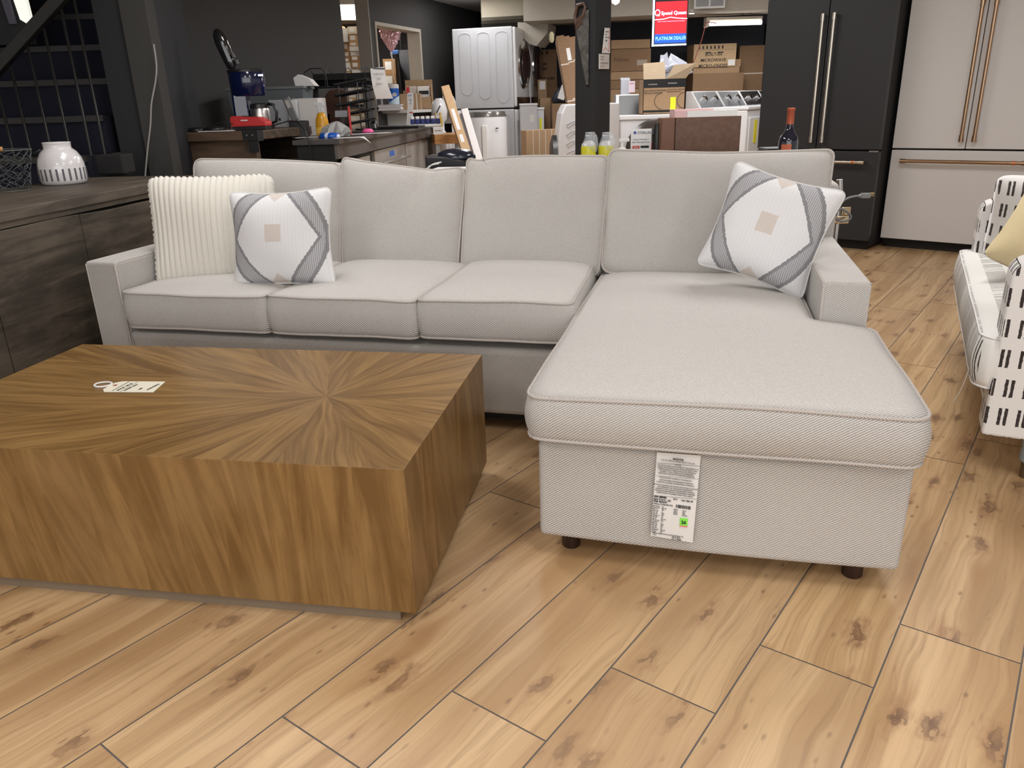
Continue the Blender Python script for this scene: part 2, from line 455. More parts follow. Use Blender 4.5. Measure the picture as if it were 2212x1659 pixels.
# ---------------- sofa ----------------
sofa = thing('sectional_sofa', 'greige twill sectional sofa with chaise on its right, behind the wooden coffee table', 'sofa', (.059, 1.738, 0), -14.5)
rail = MB().hull8([(-1.765, .765, .07), (.0, .765, .07), (-1.765, 1.6, .07), (.0, 1.6, .07), (-1.765, .708, .335), (.0, .708, .335), (-1.765, 1.6, .335), (.0, 1.6, .335)])
obj('seat_base', rail, M_FAB, sofa, bevel=.02, seg=3)
# chaise base slightly bowed
def bowed_box(x0, x1, y0, y1, z0, z1, b=.012, n=10):
    out = []
    for i in range(n + 1): t = i / n; out.append((x0 + (x1 - x0) * t, y0 - b * math.sin(math.pi * t)))
    for i in range(1, n + 1): t = i / n; out.append((x1 + b * .4 * math.sin(math.pi * t), y0 + (y1 - y0) * t))
    out += [(x0, y1)]
    for i in range(1, n): t = i / n; out.append((x0 - b * .3 * math.sin(math.pi * t), y1 + (y0 - y1) * t))
    m = MB(); N = len(out); v = [(x, y, z0) for x, y in out] + [(x, y, z1) for x, y in out]
    return m.add(v, [tuple(range(N - 1, -1, -1)), tuple(range(N, 2 * N))] + [(i, (i + 1) % N, (i + 1) % N + N, i + N) for i in range(N)])
obj('chaise_base', bowed_box(0, .856, 0, 1.6, .066, .335), M_FAB, sofa, bevel=.014, seg=3)
obj('sofa_back', MB().box(-1.9, .856, 1.50, 1.66, .07, .80), M_FAB, sofa, bevel=.02, seg=3)
for s, (x0, x1) in (('l', (-1.902, -1.762)), ('r', (.718, .857))):
    z0 = .07; y0 = .715 if s == 'l' else .70
    a = obj('arm', MB().box(x0, x1, y0, 1.66, z0, .605 if s == 'l' else .597), M_FAB, sofa, bevel=.012, seg=3)
    e = .006; zt = .600 if s == 'l' else .592; xi = x1 - e if s == 'l' else x0 + e
    xo = x0 + e if s == 'l' else x1 - e
    pl = [(xi, y0 + .001, .1), (xi, y0 + .001, zt - .01), (xi, y0 + .012, zt), (xi, 1.6, zt)]
    obj('piping', MB().tube(pl, .005, 6).tube([(xo, y0 + .002, .1), (xo, y0 + .002, zt - .004)], .003, 6), M_PIPE, a, smooth=True)
M0 = Matrix.Identity(4)
# chaise cushion (L-shaped)
ol = round_outline([(-.022, -.038), (.866, -.038), (.872, .68), (.708, .70), (.705, 1.46), (-.018, 1.46)], [.05, .055, .05, .03, .05, .03], 260)
cc = cushion(ol, (.36, .5), .112, .034, .012, 11, .012, .004, 3.2)
put_cushion('chaise_cushion', cc, sofa, Matrix.Translation((0, 0, .353)))
for k, (x0, x1, z, sd) in enumerate([(-1.742, -1.142, .364, 21), (-1.136, -.572, .366, 22), (-.566, -.030, .374, 23)]):
    ol = round_outline([(x0, .685), (x1, .685), (x1 - (.03 if k == 2 else 0), 1.46), (x0, 1.46)], [.035, .035, .03, .03], 200)
    put_cushion('seat_cushion', cushion(ol, ((x0 + x1) / 2, 1.0), .130, .024, .012, sd, .030, .0035, 3), sofa, Matrix.Translation((0, 0, z)))
# back cushions: plane x/z, front towards -y, leaning back
def back_cush(pts, rad, cen, seed, crown=.045, dent=None, y0=1.305, t=.15):
    ol = round_outline(pts, rad, 220)
    cu = cushion(ol, cen, t, crown, .012, seed, .02, .0035, 2.3, dent=dent)
    # local (x, y=height, z=thickness toward viewer) -> sofa
    lean = R(-15)
    M = Matrix.Translation((0, y0 + t, .404)) @ Matrix.Rotation(lean, 4, 'X') @ Matrix.Rotation(R(90), 4, 'X')
    return put_cushion('back_cushion', cu, sofa, M)
dz = lambda z: z - .455
def wrinkle(cx, cy, w=.05, a=-.014): 
    return lambda x, y: a * math.exp(-((x - cx - (y - cy) * .25) / w) ** 2 - ((y - cy) / .09) ** 2) + .005 * math.sin((x - cx) * 110) * math.exp(-((x - cx) / .07) ** 2 - ((y - cy) / .1) ** 2)
back_cush([(-1.745, .01), (-1.150, .0), (-1.155, .472), (-1.50, .492), (-1.875, .500), (-1.865, .17), (-1.75, .16)], [.03, .04, .035, .1, .045, .02, .02], (-1.46, .25), 31)
back_cush([(-1.140, .025), (-.622, .0), (-.600, .452), (-.72, .440), (-.80, .448), (-.95, .466), (-1.07, .482), (-1.150, .500)], [.04, .04, .04, .02, .03, .05, .02, .03], (-.88, .24), 32, dent=wrinkle(-.78, .40))
back_cush([(-.605, .018), (-.032, .018), (-.010, .488), (-.30, .492), (-.50, .486), (-.54, .474), (-.592, .490)], [.045, .04, .03, .08, .03, .02, .025], (-.31, .25), 33)
back_cush([(-.022, .035), (.70, .02), (.715, .16), (.795, .17), (.815, .500), (.40, .492), (-.012, .512)], [.045, .02, .02, .03, .03, .1, .035], (.38, .27), 34, crown=.04)
for x, y in ((.07, .075), (.772, .075), (-1.83, .78), (-1.83, 1.58), (.78, 1.58), (-.5, 1.58)):
    obj('leg', MB().lathe([(.021, 0), (.0245, .004), (.0255, .068)], 20, c=(x, y, 0)), M_LEG, sofa, smooth='auto')
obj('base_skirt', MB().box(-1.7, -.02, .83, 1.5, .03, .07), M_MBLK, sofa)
# law tag hanging from chaise cushion
lt = MB(); n = 10
tl = [(.292, .335), (.393, .335)]; bl_ = [(.285, .112), (.386, .104)]
V_ = []
for i in range(n + 1):
    t = i / n; y = -.017 - .006 * math.sin(t * 2.6) - .004 * t
    a = (tl[0][0] + (bl_[0][0] - tl[0][0]) * t, y, tl[0][1] + (bl_[0][1] - tl[0][1]) * t); b = (tl[1][0] + (bl_[1][0] - tl[1][0]) * t, y, tl[1][1] + (bl_[1][1] - tl[1][1]) * t)
    V_ += [a, b, (a[0], y + .0006, a[2]), (b[0], y + .0006, b[2])]
F_ = []
for i in range(n):
    k = 4 * i; F_ += [(k, k + 1, k + 5, k + 4), (k + 2, k + 6, k + 7, k + 3), (k, k + 4, k + 6, k + 2), (k + 1, k + 3, k + 7, k + 5)]
F_ += [(0, 2, 3, 1), (4 * n, 4 * n + 1, 4 * n + 3, 4 * n + 2)]
ltag = obj('law_label', lt.add(V_, F_), M_PAPER, sofa); ltag['label'] = 'white printed care label with a green 26 sticker'
L = []
def tl_line(s, x, z, size, m=M_INK, al='LEFT', sy=1.2, bold=0.0):
    L.append(text(s, size, m, ltag, FM(x, -.0265, z, 0, 0, -3.2), al=al, sy=sy, bold=bold))
cxm = .342
tl_line('MADE FOR', cxm, .3225, .0050, al='CENTER', bold=.0002)
tl_line('DO NOT REMOVE UNDER PENALTY OF LAW', cxm, .3170, .0038, al='CENTER')
tl_line('NOTICE', cxm, .3085, .0036, al='CENTER')
for i, s in enumerate(['THIS ARTICLE MEETS THE FLAMMABILITY REQUIREMENTS OF', 'BUREAU OF ELECTRONIC AND APPLIANCE REPAIR, HOME', 'FURNISHINGS AND THERMAL INSULATION TECHNICAL', 'BULLETIN 117-2013. CARE SHOULD BE EXERCISED', 'NEAR OPEN FLAME OR WITH BURNING CIGARETTES.']):
    tl_line(s, cxm - i * .0006, .303 - i * .0052, .0035, al='CENTER')
tl_line('THE UPHOLSTERY MATERIALS IN THIS PRODUCT:', cxm - .004, .2715, .0034, al='CENTER')
tl_line('CONTAIN ADDED FLAME RETARDANT CHEMICALS', cxm - .002, .2645, .0034, al='CENTER')
tl_line('X CONTAIN NO ADDED FLAME RETARDANT CHEMICALS', cxm - .004, .2590, .0034, al='CENTER')
for i, s in enumerate(['THE STATE OF CALIFORNIA HAS UPDATED THE FLAMMABILITY STANDARD', 'AND DETERMINED THAT THE FIRE SAFETY REQUIREMENTS', 'CAN BE MET WITHOUT ADDING FLAME RETARDANT CHEMICALS.', 'THE STATE HAS IDENTIFIED MANY FLAME RETARDANT CHEMICALS', 'AS BEING KNOWN TO ADVERSELY IMPACT HUMAN HEALTH.']):
    tl_line(s, cxm - .004, .2515 - i * .0052, .0031, al='CENTER')
tl_line('S/N: 589436', .290, .2205, .0058, bold=.0002); tl_line('5812', .335, .2180, .0050); tl_line('Line: CELL 05', .354, .2165, .0048, bold=.0001)
tl_line('Style: D161C - LSC', .289, .2140, .0052, bold=.0001); tl_line('SO#: 45042751', .289, .2080, .0052, bold=.0001); tl_line('Packing: STANDARD PKG', .289, .2020, .0042)
for i in range(18):
    s = ['Bed Type', 'Cushion', 'Back', 'Fabric', 'Arm', 'Welt', 'Nailhead', 'Skirt', 'Leg'][i % 9]
    tl_line(s + ' ' + str(101 + i * 7), .2885 - i * .0001, .1965 - i * .0043, .0030, M_GINK)
    tl_line(['Yes', 'Dark oak', 'Ultra', '11', 'Same', 'None', 'Mid'][i % 7], .309 - i * .0001, .1953 - i * .0043, .0030, M_GINK)
for i in range(4):
    tl_line('UPC 0' + str(i), .337, .191 - i * .0042, .0030, M_GINK); tl_line(['Tag 10', 'Same', 'Fabric', 'Dry clean'][i], .358, .189 - i * .0042, .0030, M_GINK)
tl_line('To find complete care and warranty information visit', .290, .1215, .0034); tl_line('http://', .290, .1170, .0034)
tl_line('05/18  9010', .336, .1140, .0042); tl_line('L55  T246085', .336, .1090, .0040)
bars = MB(); rb = random.Random(2); x = .342
while x < .376:
    wd = rb.choice([.0006, .0012, .0018]); bars.box(x, x + wd, -.0268, -.0262, .2055 - (x - .342) * .05 - .0085, .2055 - (x - .342) * .05); x += wd + rb.choice([.0007, .0012])
bars.box(.293, .3925, -.0266, -.0260, .3112, .3118).box(.2915, .392, -.0264, -.0260, .2775, .2779).box(.2885, .389, -.0268, -.0260, .2245, .2248)
L.append(obj('lettering', bars, M_INK, ltag))
joinmesh(L); 
st = obj('sticker', MB().box(.353, .3715, -.0275, -.0263, .1505, .1705).box(.353, .3715, -.0277, -.0263, .1475, .1505), mat('green_sticker', (.25, .85, .08), .6), ltag)
st.data.materials.append(mat('pink_stripe', (.85, .18, .22), .6))
for p in st.data.polygons[6:]: p.material_index = 1
text('26', .0115, M_INK, ltag, FM(.3622, -.0279, .1560), name='number', al='CENTER', bold=.0004)

# ---------------- throw pillows ----------------
def pillow(w, h, t, pinch=.09, n=48, ridge=0, nr=20, ear=.032, seed=0):
    f = fnoise(seed + 5); V_ = []; F_ = []; UVv = []
    nx = n * (3 if ridge else 1)
    for side in (1, -1):
        for j in range(n + 1):
            for i in range(nx + 1):
                u = -1 + 2 * i / nx; v = -1 + 2 * j / n
                px = u * (w / 2) * (1 - pinch * (1 - abs(v) ** 2.2) * abs(u) ** 2) ; pz = v * (h / 2) * (1 - pinch * (1 - abs(u) ** 2.2) * abs(v) ** 2)
                # rounded corner
                q = abs(u) ** 9 * abs(v) ** 9; px *= 1 - 2.6 * ear * q; pz *= 1 - 2.6 * ear * q
                k = max(0, (1 - u ** 4)) ** .6 * max(0, (1 - v ** 4)) ** .6 * (1 - .22 * (u * u + v * v))
                th = t / 2 * k * (1 + .25 * (abs(u) * abs(v)) ** 1.5)
                th += .05 * t * math.sin(3.1 * u + 2 * v + seed) * k
                if ridge:
                    rr = abs(math.sin(math.pi * nr * (u + 1) / 2)) ** .7
                    th += ridge * (rr - .3) * (1 if k > 0 else 0) ; 
                    if abs(v) == 1 or i in (0, nx): th = ridge * rr * .8
                    pz += (ridge * .9 * (rr - .5)) * (abs(v) ** 14) * (1 if v > 0 else -1)
                    if abs(u) > .97: px += (1 if u > 0 else -1) * ridge * .8 * abs(math.sin(math.pi * 20 * (v + 1) / 2))
                V_.append((px, -side * th, pz)); UVv.append((u, v))
        o = (nx + 1) * (n + 1) * (0 if side == 1 else 1)
        for j in range(n):
            for i in range(nx):
                a = o + j * (nx + 1) + i; q = (a, a + 1, a + nx + 2, a + nx + 1); F_.append(q if side == 1 else q[::-1])
    # seam strip
    o2 = (nx + 1) * (n + 1)
    loop = [j * (nx + 1) for j in range(n)] + [n * (nx + 1) + i for i in range(nx)] + [j * (nx + 1) + nx for j in range(n, 0, -1)] + [i for i in range(nx, 0, -1)]
    for a, b in zip(loop, loop[1:] + loop[:1]): F_.append((a, b, b + o2, a + o2))
    return V_, F_, UVv, loop
def make_pillow(name, label, w, h, t, m, M, ridge=0, nr=20, seed=0, pipe=None, pinch=.09, nest=None):
    V_, F_, U_, loop = pillow(w, h, t, pinch=pinch, ridge=ridge, nr=nr, seed=seed)
    me = bpy.data.meshes.new(name); me.from_pydata(V_, [], F_); uv = me.uv_layers.new(name='UVMap')
    for l in me.loops: uv.data[l.index].uv = U_[l.vertex_index]
    for p in me.polygons: p.use_smooth = True
    o = link('pillow_cover', me, m, None)
    root = thing(name, label, 'pillow'); root.matrix_world = M; o.parent = root
    if pipe: obj('piping', MB().tube([Vector(V_[k]) for k in loop[::2]], .0035, 6, True), pipe, root, smooth=True)
    return root
SM = Matrix.Translation((.059, 1.738, 0)) @ Matrix.Rotation(R(-14.5), 4, 'Z')
def pmat(x, y, z, yaw, tilt, roll): return SM @ Matrix.Translation((x, y, z)) @ Matrix.Rotation(R(yaw), 4, 'Z') @ Matrix.Rotation(R(tilt), 4, 'X') @ Matrix.Rotation(R(roll), 4, 'Y')
M_CORD = mat('cream_corduroy', rough=.95, fn=plain_bump((.69, .665, .60), 300, .05), bump=.4, spec=.1, sheen=.3)
def diamond(T):
    u, v, _ = T.uv(); n = T.noise(T.vec(u * 22, v * 22, 0.), 1, 3) - .5; au = u.abs() + n * .05; av = v.abs() + n * .03
    inner = (au - .14) / .68 + av
    outer = au + av.pow(1.8) * .50
    band = inner.gt(1.0) * outer.lt(1.03)
    edge = (inner.gt(1.0) * inner.lt(1.10)).max(outer.gt(.95) * outer.lt(1.03)) * band
    st = ((u * 175).sin() * .5 + .5).pow(2); st2 = ((u * 96 + v * 1.5 + n * 2).sin()).sm(.80, .98)
    tn = T.noise(T.vec(u * 60, v * 240, 0.), 1, 2)
    base = T.mix(st2 * .16 * (n * 3 + 1) + tn * .12, (.77, .77, .785), (.48, .48, .50))
    g = T.mix(st * .65 + tn * .2, (.27, .27, .285), (.66, .66, .68))
    c = T.mix(band, base, g)
    c = T.mix(edge * .8, c, (.22, .22, .235))
    sq = (u + n * .04).abs().lt(.145) * (v - .08 + n * .04).abs().lt(.17)
    tri = (u.abs() + (1 - av) * .75).lt(.20)
    tt = T.noise(T.vec(u * 120, v * 30, 0.), 1, 2)
    c = T.mix((sq.max(tri)) * (tt * .6 + .25), c, (.55, .44, .35))
    return {'c': c, 'h': st * band + tn * .4}
M_DIA = mat('diamond_weave', rough=.9, fn=diamond, bump=.3, bd=.001, spec=.1)
M_WPIPE = mat('pale_piping', (.66, .65, .64), .9)
make_pillow('throw_pillow', 'large cream corduroy throw pillow with vertical ribs, at the left arm of the sofa', .49, .44, .15, M_CORD, pmat(-1.535, 1.03, .675, 22, -14, 1), ridge=.009, nr=22, seed=1, pinch=.05)
make_pillow('throw_pillow', 'white throw pillow with grey diamond bands standing upright beside the corduroy pillow', .425, .375, .14, M_DIA, pmat(-1.165, .90, .668, 4, -14, -2), seed=2, pinch=.12, pipe=M_WPIPE)
make_pillow('throw_pillow', 'white throw pillow with grey diamond bands tilted against the right sofa arm', .395, .385, .15, M_DIA, pmat(.578, 1.045, .694, -14, -14, 15), seed=3, pinch=.13, pipe=M_WPIPE)

# ---------------- coffee table ----------------
tab = thing('coffee_table', 'square block wooden coffee table with starburst veneer top, in front of the sofa', 'table', (-.234, 1.466, 0), -10.6)
obj('table_body', MB().box(-1.378, 0, 0, .79, .036, .40), M_VEN, tab, bevel=.0016, seg=2)
obj('plinth', MB().box(-1.345, -.045, .018, .745, 0, .036), mat('plinth_laminate', (.20, .155, .11), .4), tab)
tg = thing('price_tag', 'cream paper price tag with a string loop lying on the coffee table', 'tag', Matrix(tab.matrix_basis) @ Vector((0, 0, 0)) , -10.6)
tg.location = (-.234, 1.466, .4)
tm = mat('tag_paper', (.80, .76, .62), .8)
card = obj('tag_card', MB().prism([(-.982, .367), (-.838, .378), (-.856, .462), (-.985, .452), (-1.0, .437), (-.998, .385)], .0012, Matrix.Rotation(R(90), 4, 'X') @ Matrix.Scale(-1, 4, (0, 1, 0)) if False else Matrix(((1, 0, 0, 0), (0, 0, 1, 0), (0, 1, 0, .0006), (0, 0, 0, 1)))), tm, tg)
lp = [(-1.022 + .024 * math.cos(a), .418 + .020 * math.sin(a), .003) for a in [i * math.pi / 10 for i in range(20)]]
obj('string', MB().tube(lp, .0028, 6, True), M_PAPER, tg, smooth=True)
obj('hole_reinforcement', MB().lathe([(.006, 0), (.006, .0006)], 14, c=(-.984, .418, .0019)), mat('red_brown', (.35, .10, .07), .7), tg)
def flatM(x, y, z, r): return Matrix.Translation((x, y, z)) @ Matrix.Rotation(R(r), 4, 'Z')
q = [text('SOLD AS IS', .012, M_INK, tg, flatM(-.945, .378, .0022, 85)), text('COFFEE TABLE', .008, M_GINK, tg, flatM(-.925, .378, .0022, 85)), text('OUR PRICE', .010, M_INK, tg, flatM(-.862, .39, .0022, 85)), text('LIST', .009, M_GINK, tg, flatM(-.888, .39, .0022, 85)), obj('lettering', MB().box(-.963, -.961, .375, .45, .0019, .0024).box(-.935, -.934, .372, .45, .0019, .0024), M_INK, tg)]
joinmesh(q)
# =====================================================================
#                     ROOM SHELL
# =====================================================================
def atYZ(px, Y, z):
    py = 230.0
    for _ in range(6):
        a = atY(px, py, Y); b = atY(px, py + 1, Y); py += (z - a.z) / (b.z - a.z)
    return atY(px, py, Y)
def at0(px, Y):          # foot of a thing whose edge crosses px at about one metre height
    P = atYZ(px, Y, 1.0); P.z = 0; return P
def smoothpath(p, k=6):
    out = []
    for i in range(len(p) - 1):
        a, b, c, d = p[max(i - 1, 0)], p[i], p[i + 1], p[min(i + 2, len(p) - 1)]
        for j in range(k):
            t = j / k; out.append(.5 * ((2 * b) + (c - a) * t + (2 * a - 5 * b + 4 * c - d) * t * t + (3 * b - a - 3 * c + d) * t ** 3))
    return out + [p[-1]]
def width_to(P, px, py, yaw):
    r = ray(px, py); k = r[0] / r[1]; c, s = math.cos(R(yaw)), math.sin(R(yaw))
    return (k * P.y - P.x) / (c - k * s)
WA = 70.5
WM = Matrix.Translation((-.197, 12.44, 0)) @ Matrix.Rotation(R(WA), 4, 'Z')
CZ = 2.35
def wbox(x0, x1, y0, y1, z0, z1): return MB().box(x0, x1, y0, y1, z0, z1, WM)
struct('ceiling', MB().box(-8, 9, -2.5, 15, CZ, CZ + .05), M_CEIL)
wl = MB()
for a in ((-6.72, -4.18, 0, .14, 0, CZ), (-3.6, -3.5, 0, .14, 0, CZ), (-2.35, 0, 0, .14, 0, CZ), (-3.5, -2.35, 0, .14, 1.99, CZ), (-3.5, -2.35, 0, .14, 0, 1.06)):
    wl.box(*a, WM)
struct('wall_left', wl, M_GUN)
tr = MB(); tr.box(-3.5, -2.35, -.012, .155, 1.955, 1.99, WM).box(-2.39, -2.35, -.012, .155, 1.06, 1.956, WM).box(-3.5, -3.47, -.012, .155, 1.06, 1.956, WM)
struct('window_1', tr, M_CREAM)
struct('trim_1', wbox(-3.62, -3.6, -.006, .15, 0, CZ), mat('column_taupe', rough=.7, fn=plain_bump((.30, .28, .25), 20, .04)))
struct('wall_back', wbox(0, .15, -10, 3.2, 0, CZ), M_NAVY)
struct('wall_storage', MB().box(-6.2, .0, 3.0, 3.12, 0, CZ, WM).box(-6.3, -6.2, .14, 3.1, 0, CZ, WM), mat('storage_wall', rough=.8, fn=plain_bump((.42, .38, .32), 10, .04)))
# soffits and beams over the rear of the room
def soffit(name, px0, y0, Y0, px1, y1, Y1, depth, m, ztop=CZ):
    a = atY(px0, y0, Y0); b = atY(px1, y1, Y1); b.z = a.z; yaw = math.degrees(math.atan2(b.y - a.y, b.x - a.x)); L_ = (Vector((b.x, b.y)) - Vector((a.x, a.y))).length
    return struct(name, MB().box(0, L_, 0, depth, 0, ztop - a.z), m, loc=a, rz=yaw)
soffit('trim_2', 1131, 46, 9.9, 1800, 10, 9.3, .5, M_CREAM)
soffit('trim_3', 1040, 60, 11.9, 1800, 48, 10.9, .25, M_CREAM)
soffit('trim_4', 1056, 40, 11.2, 1131, 44, 10.6, .8, mat('soffit_grey', (.22, .22, .22), .7))
for k in range(3): soffit('trim_5', 1040, 52 - k * 7, 11.2 - k * .35, 1760, 42 - k * 7, 10.4 - k * .35, .03, mat('beam_tan', (.42, .37, .28), .7))
for k in range(4):
    a = atYZ(960 + k * 60, 9.0, 2.31); struct('trim_6', MB().box(0, 3.5, 0, .05, 0, .04), M_CEIL, loc=a, rz=-19.5)
a = atY(1118, 48, 10.4)
o = struct('trim_7', MB().prism([(0, 0), (.38, -.03), (.37, -.14), (.23, -.28), (.14, -.25), (0, -.12)], .5), M_CREAM, loc=a, rz=-15)
P = atY(1513, 10, 9.15); v = thing('air_vent', 'dark two-panel air return grille in the white soffit above the microwave carton', 'vent', (P.x, P.y + .30, P.z), -4)
obj('frame', MB().box(0, .34, .0, .01, -.01, .17), M_WP, v); obj('grille', MB().box(.02, .16, -.004, .0, .01, .15).box(.18, .32, -.004, .0, .01, .15), M_GREY, v)
# partition beside the black refrigerator
P = at0(1643, 11.0); struct('wall_right', MB().box(0, 1.6, 0, .12, 0, 2.0), M_DWALL, loc=P, rz=-6)
# post
P = at0(1284, 6.3); PW = .195
post = struct('trim_8', MB().box(0, PW, 0, PW, 0, CZ), M_DWALL, loc=P, rz=45, bevel=.004)
PM = Matrix.Translation(P) @ Matrix.Rotation(R(45), 4, 'Z')          # local -y face looks right-front, local -x face looks left-front
# floor-to-ceiling framing on the left and the stair behind it
def slab(name, px0, px1, Y, m, depth=.12, z1=CZ, yaw=0):
    a = at0(px0, Y); wd = width_to(a, px1, 560, yaw); return struct(name, MB().box(0, wd, 0, depth, 0, z1), m, loc=a, rz=yaw)
def vpx(px_at_y0, y):        # follow a vertical line down the picture
    return px_at_y0 + (1248 - px_at_y0) * y / 5375
a = atY(204, 40, 4.55); b = atY(262, 40, 4.55)
struct('trim_9', MB().box(a.x, b.x, 4.55, 4.7, 0, CZ), M_DWALL)
a = atY(262, 40, 4.5); b = atY(318, 40, 4.5)
struct('trim_10', MB().box(a.x, b.x, 4.5, 4.62, 0, CZ), mat('taupe_grey_board', rough=.7, fn=plain_bump((.034, .033, .031), 20, .05)))
a = atY(322, 40, 4.62); b = atY(372, 40, 5.2)
struct('trim_11', MB().hull8([(a.x, 4.62, 0), (b.x, 5.25, 0), (a.x, 4.8, 0), (b.x, 5.4, 0), (a.x, 4.62, CZ), (b.x, 5.25, CZ), (a.x, 4.8, CZ), (b.x, 5.4, CZ)]), mat('blue_black_board', (.013, .015, .020), .7))
st = thing('staircase', 'dark staircase with navy carpeted steps at the far left', 'stairs', (-4.2, 3.3, 0))
M_CARP = mat('navy_carpet', rough=.95, fn=plain_bump((.004, .0055, .016), 200, .2), bump=.3)
for k in range(11):
    y = -.10 + .27 * k; z = .12 + .2 * k
    xm = 1.75 if y + 3.3 < 4.1 else 1.98
    obj('step', MB().box(-1.2, xm, y, y + .29, max(0, z - .2), z), M_CARP, st, bevel=.006)
    obj('nosing', MB().box(-1.2, xm, y - .018, y + .004, z - .028, z + .004), mat('nosing_black', (.022, .021, .020), .5), st)
rl = thing('stair_railing', 'black metal stair railing with thin balusters at the far left', 'railing', (0, 4.3, 0))
M_RAIL = mat('railing_metal', (.022, .021, .020), .35, .3)
a = atY(-40, 178, 4.3); b = atY(140, -22, 4.3)
d = (b - a).normalized(); up = Vector((-d.z, 0, d.x)) * .028
hr = MB(); q = [a - up, b - up, a + up, b + up]
hr.hull8([Vector((p.x, o_, p.z)) for o_ in (0, .05) for p in q]); obj('handrail', hr, M_RAIL, rl, bevel=.004)
for i, (t0, yt) in enumerate([(128, 0), (160, 0), (90, 40), (55, 78), (20, 130), (-12, 160)]):
    p = atY(t0, yt, 4.35); obj('baluster', MB().cyl((p.x, .05, .02), (p.x, .05, p.z + .02), .0075, 8), M_RAIL, rl, smooth=True)
struct('wall_stair', MB().box(-7, -2.6, 7.2, 7.3, 0, CZ), M_MBLK)
# lit upstairs corner seen over the rail
q1 = atY(-260, 95, 4.95); q2 = atY(70, 95, 4.95); struct('wall_stairwell', MB().box(q1.x, q2.x, 4.95, 5.0, q2.z, CZ), M_DWALL)
P = atY(47, 42, 4.91); wn = thing('wall_panel_light', 'bright lit panel seen above the stair handrail at the top left corner', 'light', P)
obj('diffuser', MB().prism([(-.01, 0), (.02, -.02), (.05, .0), (.045, .16), (-.03, .16)], .03), mat('lit_panel', (.8, .8, .75), emit=(.9, .92, .8), es=.9), wn)
P = atY(20, 52, 4.92); cn = thing('window_curtain', 'mauve curtain strip hanging at the top left corner behind the handrail', 'curtain', P)
obj('curtain_cloth', MB().prism([(0, 0), (.035, 0), (.025, .17), (-.02, .17)], .02), mat('mauve', (.10, .095, .13), .8), cn)
P = atYZ(1, 6.2, 1.0)
# newel box and white cable
P = at0(196, 4.15); nw = thing('newel_post', 'short square black newel post behind the sideboard', 'post', P)
obj('post', MB().box(.035, .105, .03, .1, 0, .84), M_MBLK, nw, bevel=.004); obj('cap', MB().box(.0, .14, 0, .14, .83, .93), M_MBLK, nw, bevel=.01)
pts = [atY(x, y, 4.4) for x, y in ((332, 95), (338, 140), (336, 175), (327, 225), (325, 270), (318, 330), (312, 400), (306, 470), (300, 560))]
pts.append(Vector((pts[-1].x, pts[-1].y, .006)))
cb = obj('hanging_cable', MB().tube(smoothpath(pts), .0045, 6), mat('cable_white', (.30, .29, .28), .6), smooth=True)
tag(cb, 'thin white cable hanging down the dark wall beside the stairs', 'cable')

# =====================================================================
#                     SIDEBOARD AND WHAT STANDS ON IT
# =====================================================================
sb = thing('sideboard', 'dark brown wooden sideboard with flush doors along the left edge', 'sideboard', (-1.70, 2.9, 0), -7)
obj('carcass', MB().box(-.60, -.035, -1.5, 1.11, .05, .79), M_MBLK, sb)
obj('top', MB().box(-.62, .004, -1.52, 1.13, .786, .826), M_SIDET, sb, bevel=.003)
obj('end_panel', MB().box(-.60, -.01, 1.09, 1.12, .02, .786), M_SIDE, sb)
def live(y0, y1, sd):
    # door panel with wavy upper edge, in yz plane, thickness along x
    n = 24; f = fnoise(sd); ys = [y0 + (y1 - y0) * i / n for i in range(n + 1)]
    tp = [.752 + .010 * f(.07 + .5 * (y + 3) / 3) for y in ys]
    m = MB(); v = []
    for x in (-.035, 0):
        v += [(x, y, .04) for y in ys] + [(x, y, z) for y, z in zip(ys, tp)]
    k = n + 1; F = []
    for b in (0, 2 * k):
        for i in range(n): F.append((b + i, b + i + 1, b + k + i + 1, b + k + i))
    for i in range(n): F.append((k + i, k + i + 1, 3 * k + i + 1, 3 * k + i)); F.append((i, i + 1, 2 * k + i + 1, 2 * k + i))
    F += [(0, k, 3 * k, 2 * k), (n, n + k, n + 3 * k, n + 2 * k)]
    return m.add(v, F)
for y0, y1 in ((-1.37, -.856), (-.852, -.338), (-.334, .182), (.186, .70), (.704, 1.088)):
    obj('door', live(y0, y1, 4), M_SIDE, sb, bevel=.002)
obj('rail', MB().box(-.035, -.004, -1.5, 1.09, .765, .786), M_SIDE, sb)
# ceramic lantern
P = atZ(141, 397, .826); jar = thing('ceramic_lantern', 'white ceramic lantern jar with cut slots standing on the sideboard', 'lantern', P)
prof = [(.0, 0), (.082, 0), (.093, .005), (.099, .02), (.100, .06), (.098, .09), (.091, .118), (.076, .144), (.060, .158), (.058, .162), (.059, .182), (.061, .186), (.056, .187), (.054, .165), (.065, .150)]
body = MB().lathe(prof, 48, cap=False)
obj('jar_body', body, mat('glazed_white', rough=.15, fn=lambda T: (lambda o, n: {'c': T.mix(n * .1, (.74, .72, .73), (.6, .58, .6)), 'h': n * o[2].gt(.085) * o[2].lt(.15)})(T.obj(), T.noise(T.tc('Object'), 60, 4)), coat=.5, bump=.8, bd=.002), jar, smooth=True)
sl = MB()
for k in range(24):
    a_ = 2 * math.pi * k / 24; c_, s_ = math.cos(a_), math.sin(a_)
    M = Matrix.Translation((c_ * .0990, s_ * .0990, .046)) @ Matrix.Rotation(a_, 4, 'Z'); sl.box(-.002, .0022, -.0040, .0040, -.026, .026, M)
obj('slots', sl, mat('slot_dark', (.12, .115, .13), .8), jar)
hd = [(-.098, -.02, .128), (-.098, -.055, .130), (-.07, -.085, .142), (-.035, -.078, .158)]
obj('wire_handle', MB().tube(hd, .0042, 8), M_BLK, jar, smooth=True)
